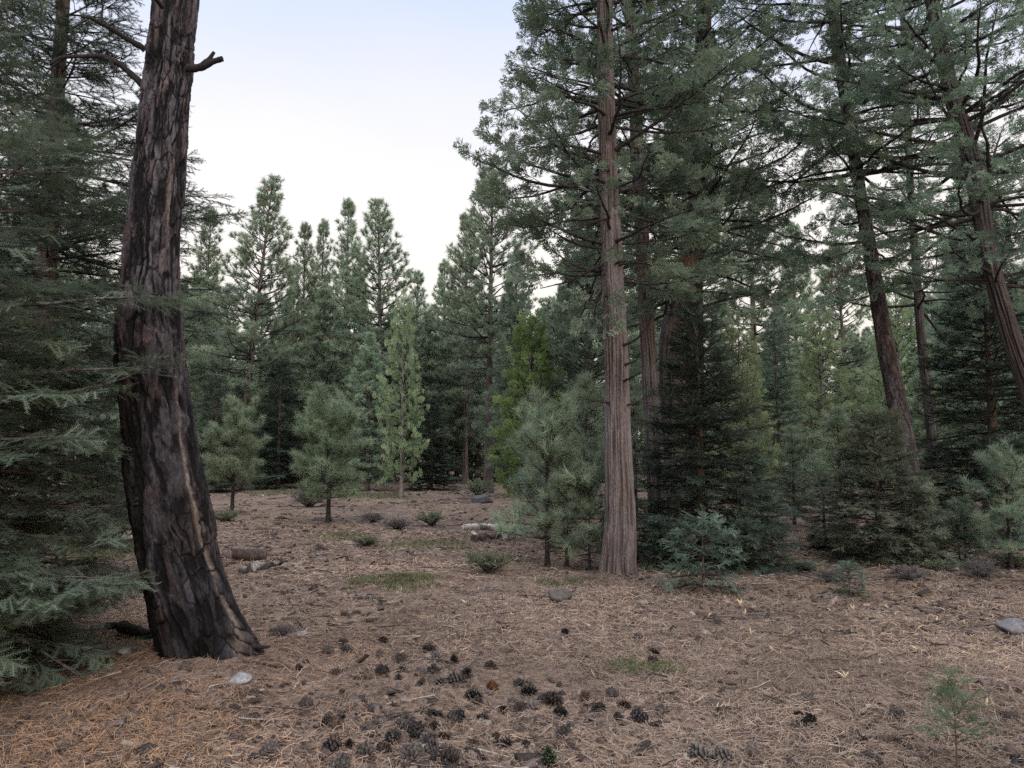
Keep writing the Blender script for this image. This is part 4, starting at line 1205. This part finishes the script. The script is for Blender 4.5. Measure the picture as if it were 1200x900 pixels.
grass(465, 681, .66, .60, 5200, .07, 'largest green grass patch, left of centre in the clearing', 101, .008)
grass(752, 781, .34, .28, 2600, .05, 'green ground cover patch among the foreground cones', 102, .006)
grass(400, 628, .55, .7, 1500, .08, 'dull green patch in front of the lone round young pine', 103, .012)
grass(505, 638, .9, .8, 2200, .07, 'wide pale green patch between bare slope and leafy bush', 104, .012)
grass(668, 681, .55, .30, 1300, .05, 'thin green patch left of the foot of the central cedar', 105, .008)
grass(430, 582, 1.6, 1.6, 2600, .14, 'far green strip behind the lone round young pine', 106, .025)
grass(330, 578, 1.6, 1.4, 2000, .14, 'far green strip behind the yellowish round young pine', 107, .025)
grass(110, 655, .9, .8, 1500, .10, 'green patch behind the near fir boughs on the left', 108, .012)


# ------------------------------------------------------------------ cones
def cone_mesh(name, seed, L=.105, W=.056, opened=1.0, base_c=(.060, .047, .043), tip_c=(.150, .125, .120)):
    rng = np.random.default_rng(seed)
    mb = MB()
    n = 84
    i = np.arange(n); t = (i + .5) / n
    rad = W * np.sin(PI * (t ** .72) * .93 + .10) ** .8 * .42
    ga = i * 2.39996
    zc = t * L
    V = []; F = []; Cc = []; k = 0
    for q in range(n):
        out = np.array([math.cos(ga[q]), math.sin(ga[q]), 0]); sd = np.array([-out[1], out[0], 0])
        tl = (0.30 + .5 * t[q]) * (1.6 - opened); up = np.array([0, 0, 1.0])
        d = out * math.cos(tl) + up * math.sin(tl); nn = -out * math.sin(tl) + up * math.cos(tl)
        l = W * (.62 * math.sin(PI * min(1, t[q] ** .8 * .9 + .1)) + .22) * rng.uniform(.6, 1.25)
        if rng.uniform() < .12: l *= .35
        w = W * .40 * (math.sin(PI * min(.95, t[q] * .85 + .12)) + .25)
        p = up * zc[q] + out * rad[q] * .4
        th = .0035
        pts = [p - sd * w * .25, p + sd * w * .25, p + d * l * .7 + sd * w * .5, p + d * l + sd * w * .22 + nn * .001, p + d * l + nn * .006, p + d * l - sd * w * .22 + nn * .001, p + d * l * .7 - sd * w * .5]
        V += pts + [x - nn * th for x in pts]
        F.append([k, k + 1, k + 2, k + 3, k + 4, k + 5, k + 6])
        F.append([k + 7 + x for x in (6, 5, 4, 3, 2, 1, 0)])
        b = np.array(base_c) * rng.uniform(.7, 1.3); e = np.array(tip_c) * rng.uniform(.7, 1.3)
        Cc += [b * .5, b * .5, b, e, e * 1.1, e, b] * 2
        k += 14
    mb.add(np.array(V), np.array(F), 0, col=np.array(Cc))
    # core
    zz = np.linspace(0, L * .97, 8); rr = W * .34 * np.sin(PI * np.linspace(.12, .97, 8))
    v, q = tubes(np.stack([0 * zz, 0 * zz, zz], 1)[None], rr[None], 8); mb.add(v, q, 0, col=np.array(base_c) * .5)
    v = mb.v
    return mb.mesh(name, [M_CONE])


cm = [cone_mesh('pine_cone', 1), cone_mesh('pine_cone', 2, .09, .060, 1.25), cone_mesh('pine_cone', 3, .12, .054, 1.05), cone_mesh('pine_cone', 4, .10, .056, 1.4, (.05, .042, .04), (.14, .12, .115)),
      cone_mesh('pine_cone', 8, .085, .05, 1.3, (.075, .05, .04), (.15, .105, .085)), cone_mesh('pine_cone', 9, .11, .058, 1.45, (.04, .034, .034), (.17, .155, .15)), cone_mesh('pine_cone', 10, .08, .048, .75, (.045, .036, .033), (.085, .07, .066))]
cm_orange = cone_mesh('pine_cone', 5, .075, .046, .7, (.15, .075, .045), (.24, .125, .075))
cm_green = cone_mesh('pine_cone', 6, .125, .046, 1.2, (.028, .025, .025), (.16, .19, .11))
cm_dark = cone_mesh('pine_cone', 7, .10, .042, .55, (.055, .045, .042), (.10, .085, .08))
cones = """399 749;384 763;400 760;363 774;399 786;444 766;470 768;453 784;465 783;433 793;492 787;504 782;514 772;534 773;523 798;533 799;547 798;575 777;565 815;603 801;
622 798;611 809;611 826;628 829;639 815;659 822;683 815;714 812;707 826;721 837;739 826;740 841;650 834;664 855;601 868;637 876;556 878;542 837;559 839;501 837;505 849;487 848;
377 845;388 850;394 842;422 852;362 826;432 830;481 862;507 863;514 878;454 863;400 874;399 892;432 885;485 890;454 878;439 846;758 762;666 739;745 744;454 747;496 758;315 880;305 862;
940 818;930 839;954 845;830 888;857 889;1053 836;1187 889;1017 867;762 771;520 885;468 850;523 862;560 884"""
pts_c = [tuple(map(float, s.split())) for s in cones.replace('\n', '').split(';')]


def put_cone(me, px, py, label, group=None, rng=None, s=1.0, upright=None):
    p = gp(px, py + 4)
    o = bpy.data.objects.new('pine_cone', me); C.objects.link(o)
    up = rng.uniform() < .14 if upright is None else upright
    if up:
        o.rotation_euler = (rng.normal(0, .4), rng.normal(0, .4), rng.uniform(0, 6)); o.location = (p[0], p[1], p[2] - .02)
    else:
        o.rotation_euler = (PI / 2 + rng.normal(0, .25), rng.normal(0, .3), rng.uniform(0, 6.28)); o.location = (p[0], p[1], p[2] + .010 * s)
    o.scale = (s, s, s)
    return tag(o, label, 'pine cone', group)


rc = np.random.default_rng(12)
for _ in range(34):                      # the smaller, older cones between the large ones
    qx, qy = rc.normal(530, 105), 748 + 145 * rc.beta(1.3, 1.1)
    if 345 < qx < 775: pts_c.append((qx, qy))
n_big = len(pts_c) - 34
for (px, py) in pts_c:
    if px > 900: lab, grp = 'dark open pine cone lying on the needles at the right of the foreground', 'cones at the right of the foreground'
    elif px > 815: lab, grp = 'dark pine cone at the bottom edge right of centre', 'two cones at the bottom edge'
    elif py > 842: lab, grp = 'dark open pine cone in the dense scatter along the bottom of the photo', 'cones along the bottom of the photo'
    elif py < 775: lab, grp = 'small dark pine cone in the thin upper edge of the cone scatter', 'cones at the upper edge of the scatter'
    elif px < 560: lab, grp = 'dark open pine cone in the left half of the middle scatter', 'cones in the left middle scatter'
    else: lab, grp = 'dark open pine cone in the right half of the middle scatter', 'cones in the right middle scatter'
    put_cone(cm[rc.integers(0, 7)], px, py, lab, grp, rc, rc.uniform(.70, 1.15) if pts_c.index((px, py)) < n_big else rc.uniform(.45, .75))
put_cone(cm_orange, 579, 804, 'orange-brown broken cone base among the dark cones', None, rc, 1.0, True)
put_cone(cm_green, 644, 892, 'cone with pale green striped scales at the bottom centre', None, rc, 1.0, True)
put_cone(cm_dark, 544, 788, 'closed round dark cone standing upright in the middle scatter', None, rc, 1.1, True)


# ------------------------------------------------------------------ withered yellow leaf tufts
def tuft_mesh(seed, n=4, h=.085):
    rng = np.random.default_rng(seed); mb = MB()
    for i in range(n):
        a = rng.uniform(0, 6.28); ln = rng.uniform(.3, 1.15); hh = h * rng.uniform(.5, 1.1); w = hh * rng.uniform(.16, .26)
        k = 6; t = np.linspace(0, 1, k)
        cx = np.cos(a) * ln * hh * t ** 1.5; cy = np.sin(a) * ln * hh * t ** 1.5; cz = hh * (t - .25 * t ** 3 * ln)
        wd = w * np.sin(PI * (t * .88 + .08)); c = np.stack([cx, cy, cz], 1)
        s = np.array([-math.sin(a), math.cos(a), rng.normal(0, .3)])
        L_ = c - s * wd[:, None] * .5; R_ = c + s * wd[:, None] * .5; Md = c - np.array([np.cos(a), np.sin(a), -.4]) * wd[:, None] * .15
        v = np.stack([L_, Md, R_], 1).reshape(-1, 3); ix = np.arange(k * 3).reshape(k, 3)
        q = np.concatenate([np.stack([ix[:-1, j], ix[:-1, j + 1], ix[1:, j + 1], ix[1:, j]], -1) for j in (0, 1)])
        mb.add(v, q, 0, tint=np.repeat(np.clip(.5 + rng.normal(0, .25) + .2 * t, 0, 1), 3))
    return mb.mesh('withered_plant', [F_YELLOW])


tm = [tuft_mesh(i, 3 + i % 4) for i in range(7)]
tufts = """873 719;893 717;907 719;940 724;918 746;905 761;877 776;969 711;976 716;1050 721;1053 735;1086 743;1141 748;1073 763;1145 770;1163 766;1031 778;991 794;952 809;839 832;1156 829;1165 827;
831 860;991 893;470 690;505 688;522 695;480 680;560 690;800 700;868 708;925 738;960 722;1000 712;1062 727;1110 716;1180 712;742 712;700 706;690 716;640 712;880 742;945 750;1010 742;1098 728;1130 731;850 700;620 700;
546 706;600 720;1040 712;1090 706;560 672;545 733;590 676;655 730;1075 738;830 722;898 728"""
for s in tufts.replace('\n', '').split(';'):
    px, py = map(float, s.split())
    o = bpy.data.objects.new('withered_plant', tm[rc.integers(0, 7)]); C.objects.link(o)
    o.location = gp(px, py + 2); o.rotation_euler = (0, 0, rc.uniform(0, 6.28)); sc = rc.uniform(.6, .95) * (1.0 if px > 820 else .75); o.scale = (sc,) * 3
    side = 'right' if px > 820 else 'centre'
    lab = {'right': 'pale yellow withered leaf tuft poking from the needles on the right of the clearing',
           'centre': 'small pale yellow withered leaf tuft in the middle of the clearing'}[side]
    if py > 805: lab, side = 'pale yellow withered leaf tuft in the right foreground', 'front'
    tag(o, lab, 'plant', {'right': 'withered tufts on the right', 'centre': 'withered tufts in the middle', 'front': 'withered tufts in the right foreground'}[side])


# ------------------------------------------------------------------ rocks, logs, stump, sticks
def rock(px, py, sx, sy, sz, col, label, seed, rz=0.0, cut=.58, name='rock', sink=.34):
    rng = np.random.default_rng(seed)
    nu, nv = 48, 28
    th, ph = np.meshgrid(np.arange(nu) * 2 * PI / nu, np.linspace(-PI / 2 + .03, PI / 2 - .03, nv))
    d = np.stack([np.cos(ph) * np.cos(th), np.cos(ph) * np.sin(th), np.sin(ph)], -1)
    r = np.ones(th.shape)
    for _ in range(15):                                # flat broken faces
        nrm = rng.normal(size=3); nrm /= np.linalg.norm(nrm); k = d @ nrm
        r = np.minimum(r, np.where(k > .05, rng.uniform(cut, 1.0) / np.maximum(k, .05), 9))
    r = r * (1 + .10 * (fbm(d[..., 0] * 3, d[..., 1] * 3, d[..., 2] * 3, 4, seed) - .5))
    v = d * r[..., None] * np.array([sx, sy, sz])
    c, s = math.cos(rz), math.sin(rz)
    v = np.stack([v[..., 0] * c - v[..., 1] * s, v[..., 0] * s + v[..., 1] * c, v[..., 2] + sz * (1 - 2 * sink)], -1)
    i = np.arange(nu * nv).reshape(nv, nu)
    q = np.stack([i[:-1], np.roll(i, -1, 1)[:-1], np.roll(i, -1, 1)[1:], i[1:]], -1).reshape(-1, 4)
    shade = (.55 + .9 * fbm(d[..., 0] * 6 + 4, d[..., 1] * 6, d[..., 2] * 6, 3, seed + 1))[..., None]
    mb = MB(); mb.add(v.reshape(-1, 3), q, 0, col=(np.array(col) * shade).reshape(-1, 3))
    o = mb.build(name, [M_STONE], None, (), gp(px, py))
    return tag(o, label, 'rock')


rock(655, 705, .16, .12, .105, (.095, .085, .078), 'dark grey rounded stone on the needles before the central cedar', 201, .2, sink=.2)
rock(280, 800, .085, .055, .055, (.24, .24, .26), 'pale angular stone right of the scorched trunk foot', 202, .5, .55)
rock(1188, 742, .16, .10, .085, (.16, .15, .16), 'grey stone at the right edge of the clearing', 203, -.1, sink=.22)
rock(148, 768, .07, .05, .05, (.2, .2, .21), 'small pale stone between near fir boughs and scorched trunk', 204, 1.0, .6)
rock(305, 655, .075, .06, .04, (.25, .24, .25), 'small pale stone beside the sawn log', 205, .3, .6)
rock(756, 707, .10, .07, .03, (.24, .20, .18), 'flat brownish stone right of the dark grey stone', 206, .1)
rock(565, 590, .35, .25, .2, (.10, .10, .11), 'bluish grey boulder behind the log pile', 207, .4)
rock(355, 745, .06, .045, .03, (.22, .21, .23), 'tiny pale flat stone just right of the scorched trunk', 208, .4)


def log(pix, r0, r1, col, label, name='log', seed=1, knob=.10, lift=0.0, dcol=None, cat='log', depth=None, mat=None, k=12):
    rng = np.random.default_rng(seed)
    pts = []
    for q in pix:
        g = gp(q[0], q[1])
        pts.append(g + np.array([0, 0, r0 * .6 + (q[2] if len(q) > 2 else 0)]))
    b = pts[0].copy(); b[2] = g1(b[0], b[1])
    mb = MB(); one_tube(mb, [p - b for p in pts], r0, r1, k, 0, col, knob, rng, n=26)
    v = mb.v[0]; c = np.array(col)[None] * (.45 + 1.1 * fbm(v[:, 0] * 4, v[:, 1] * 30, v[:, 2] * 30, 3, seed))[:, None]
    if dcol is not None:
        m = smooth(.46, .56, fbm(v[:, 0] * 5, v[:, 1] * 9, v[:, 2] * 9, 2, seed + 4))[:, None]
        c = c * (1 - m) + np.array(dcol)[None] * m
    mb.c[0] = c.astype(np.float32)
    o = mb.build(name, [mat or M_COL], None, (0,), b)
    return tag(o, label, cat)


GREYW = (.40, .37, .36); DARKW = (.10, .08, .072)
log([(543, 633, .22), (572, 633, .235), (600, 633, .17)], .055, .062, (.50, .47, .45), 'bleached grey log lying across the top of the log pile', seed=301, dcol=(.20, .17, .155))
log([(556, 635), (575, 632), (594, 630)], .085, .06, DARKW, 'dark rotten log at the bottom of the log pile', seed=302, knob=.14)
log([(542, 632, .22), (550, 632, .15), (559, 634, .07)], .042, .036, (.48, .45, .43), 'short pale limb slanting down at the left end of the log pile', seed=303)
log([(589, 631, .13), (591, 632, .06), (593, 633, -.03)], .062, .05, (.50, .48, .46), 'upright pale broken stub at the right end of the log pile', seed=304)
log([(562, 630, .16), (580, 629, .12), (597, 629, .10)], .028, .02, (.24, .21, .20), 'thin grey limb at the back of the log pile', seed=305)
log([(274, 655, .02), (292, 656, .02), (312, 655, .02)], .085, .085, (.085, .066, .060), 'short thick sawn log right of the scorched trunk', seed=306, knob=.04, k=18)
log([(284, 672), (295, 669), (308, 666)], .055, .065, (.36, .33, .34), 'weathered split log with pale top in front of the sawn log', seed=307, dcol=(.05, .04, .04), knob=.16)
log([(308, 668), (318, 664), (327, 664)], .03, .015, (.05, .04, .038), 'charred dark branch end beside the weathered split log', seed=308, knob=.15)
log([(140, 745, .05), (160, 748, .03), (185, 752, .0)], .05, .035, (.022, .018, .018), 'black charred branch on the ground left of the scorched trunk', seed=309, knob=.2)
log([(125, 740, .03), (142, 742, .05), (158, 741, .02)], .03, .02, (.025, .02, .02), 'second thinner charred branch left of the scorched trunk', seed=310, knob=.2)
log([(1150, 806), (1175, 808), (1210, 812)], .035, .03, (.12, .09, .08), 'dark rotten log end entering from the right edge', seed=311, knob=.15)
sticks = [([(190, 893), (215, 878), (243, 868)], 'crooked dark stick at the bottom left of the clearing', .012, (.07, .055, .05)),
          ([(140, 897), (160, 892), (190, 893)], 'dark stick lying at the very bottom left', .012, (.07, .055, .05)),
          ([(285, 776), (305, 778), (325, 783)], 'dark bent stick behind the pale angular stone', .011, (.06, .045, .04)),
          ([(555, 877), (590, 886), (630, 896)], 'long thin pale stalk among the bottom cones', .005, (.50, .44, .37)),
          ([(668, 768), (690, 769), (716, 768)], 'dark twig left of the foreground green patch', .010, (.10, .08, .07)),
          ([(1073, 766), (1092, 768), (1112, 766)], 'dark twig right of centre on the right side', .012, (.08, .065, .06)),
          ([(1085, 773), (1100, 773), (1118, 774)], 'thin pale twig just in front of the dark right side twig', .006, (.36, .30, .25)),
          ([(1028, 751), (1043, 752), (1056, 752)], 'short dark twig in the middle of the right side', .012, (.08, .065, .06)),
          ([(950, 793), (970, 796), (990, 793)], 'dark curved bark strip near the lone tufts on the right', .015, (.08, .06, .055)),
          ([(905, 728), (930, 724), (955, 720)], 'grey stick under the right side tufts', .007, (.2, .17, .16)),
          ([(370, 760), (400, 742), (440, 724)], 'long pale stick slanting away above the left cones', .006, (.34, .29, .25)),
          ([(1160, 775), (1175, 778), (1190, 774)], 'grey bent stick near the right edge', .008, (.3, .26, .24)),
          ([(836, 770), (846, 782), (850, 790)], 'thin white stalk left of the right side cones', .005, (.45, .40, .36)),
          ([(700, 727), (712, 729), (725, 728)], 'small dark twig below the flat brownish stone', .009, (.08, .06, .055)),
          ([(795, 690), (830, 686), (865, 690)], 'dark fallen branch in front of the blue-green fir sapling', .014, (.09, .07, .065)),
          ([(890, 676), (930, 672), (960, 680)], 'grey fallen branch at the clearing edge right of the dark fir', .014, (.2, .17, .16)),
          ([(1020, 680), (1060, 675), (1100, 682)], 'dark fallen branch along the edge under the small fir', .016, (.10, .08, .075))]
for i, (pix, lab, r, c) in enumerate(sticks):
    log(pix, r, r * .55, c, lab, 'stick', 400 + i, .12, cat='stick', k=7)


# ------------------------------------------------------------------ light, sky, camera
def world():
    w = bpy.data.worlds.new('World'); bpy.context.scene.world = w; w.use_nodes = True
    N = w.node_tree.nodes; Lk = w.node_tree.links; N.clear()
    out = N.new('ShaderNodeOutputWorld')
    sky = N.new('ShaderNodeTexSky'); sky.sky_type = 'NISHITA'; sky.sun_disc = False
    sky.sun_elevation = R(9); sky.sun_rotation = R(150); sky.air_density = 1.0; sky.dust_density = 2.0
    b1 = N.new('ShaderNodeBackground'); b1.inputs[1].default_value = 0.05
    Lk.new(sky.outputs[0], b1.inputs[0])
    tc = N.new('ShaderNodeTexCoord'); sp = N.new('ShaderNodeSeparateXYZ'); Lk.new(tc.outputs['Generated'], sp.inputs[0])
    rp = N.new('ShaderNodeValToRGB')
    els = rp.color_ramp.elements
    stops = [(0.0, (.86, .80, .74)), (0.20, (1.0, .89, .78)), (0.35, (.97, .90, .86)), (0.54, (.66, .73, .93)), (0.72, (1.4, 1.5, 1.68)), (1.0, (2.45, 2.55, 2.75))]
    while len(els) < len(stops): els.new(.5)
    for e, (p, c) in zip(els, stops): e.position = p; e.color = (*c, 1)
    mpn = N.new('ShaderNodeMapping'); mpn.inputs['Scale'].default_value = (1.2, 1.2, 4.0); Lk.new(tc.outputs['Generated'], mpn.inputs[0])
    cn = N.new('ShaderNodeTexNoise'); cn.inputs['Scale'].default_value = 1.6; cn.inputs['Detail'].default_value = 4; Lk.new(mpn.outputs[0], cn.inputs['Vector'])
    ma = N.new('ShaderNodeMath'); ma.operation = 'MULTIPLY_ADD'; ma.inputs[1].default_value = -.16; ma.inputs[2].default_value = .08
    Lk.new(cn.outputs['Fac'], ma.inputs[0])
    ad = N.new('ShaderNodeMath'); ad.operation = 'ADD'; Lk.new(sp.outputs['Z'], ad.inputs[0]); Lk.new(ma.outputs[0], ad.inputs[1])
    Lk.new(ad.outputs[0], rp.inputs[0])
    b2 = N.new('ShaderNodeBackground'); b2.inputs[1].default_value = 1.0
    Lk.new(rp.outputs[0], b2.inputs[0])
    add = N.new('ShaderNodeAddShader'); Lk.new(b1.outputs[0], add.inputs[0]); Lk.new(b2.outputs[0], add.inputs[1])
    Lk.new(add.outputs[0], out.inputs[0])


world()
sun = bpy.data.lights.new('sun', 'SUN'); sun.energy = 1.15; sun.angle = R(40); sun.color = (1.0, .96, .92)
so = bpy.data.objects.new('sun', sun); C.objects.link(so); so.rotation_euler = (R(48), 0, R(28))

sc = bpy.context.scene
cam = bpy.data.cameras.new('camera'); co = bpy.data.objects.new('camera', cam); C.objects.link(co)
cam.sensor_width = 36; cam.lens = 26; cam.clip_end = 3000; cam.clip_start = .05
co.location = (0, 0, CAMZ); co.rotation_euler = (PI / 2 + PITCH, 0, 0)
sc.camera = co
sc.view_settings.view_transform = 'Standard'; sc.view_settings.look = 'None'; sc.view_settings.exposure = 0; sc.view_settings.gamma = 1
cy = sc.cycles if hasattr(sc, 'cycles') else None
sc.render.engine = 'CYCLES'
sc.cycles.max_bounces = 5; sc.cycles.diffuse_bounces = 3; sc.cycles.glossy_bounces = 1; sc.cycles.transmission_bounces = 3
sc.cycles.caustics_reflective = False; sc.cycles.caustics_refractive = False
sc.cycles.use_denoising = False
sc.cycles.use_adaptive_sampling = True
sc.cycles.adaptive_threshold = 0.02
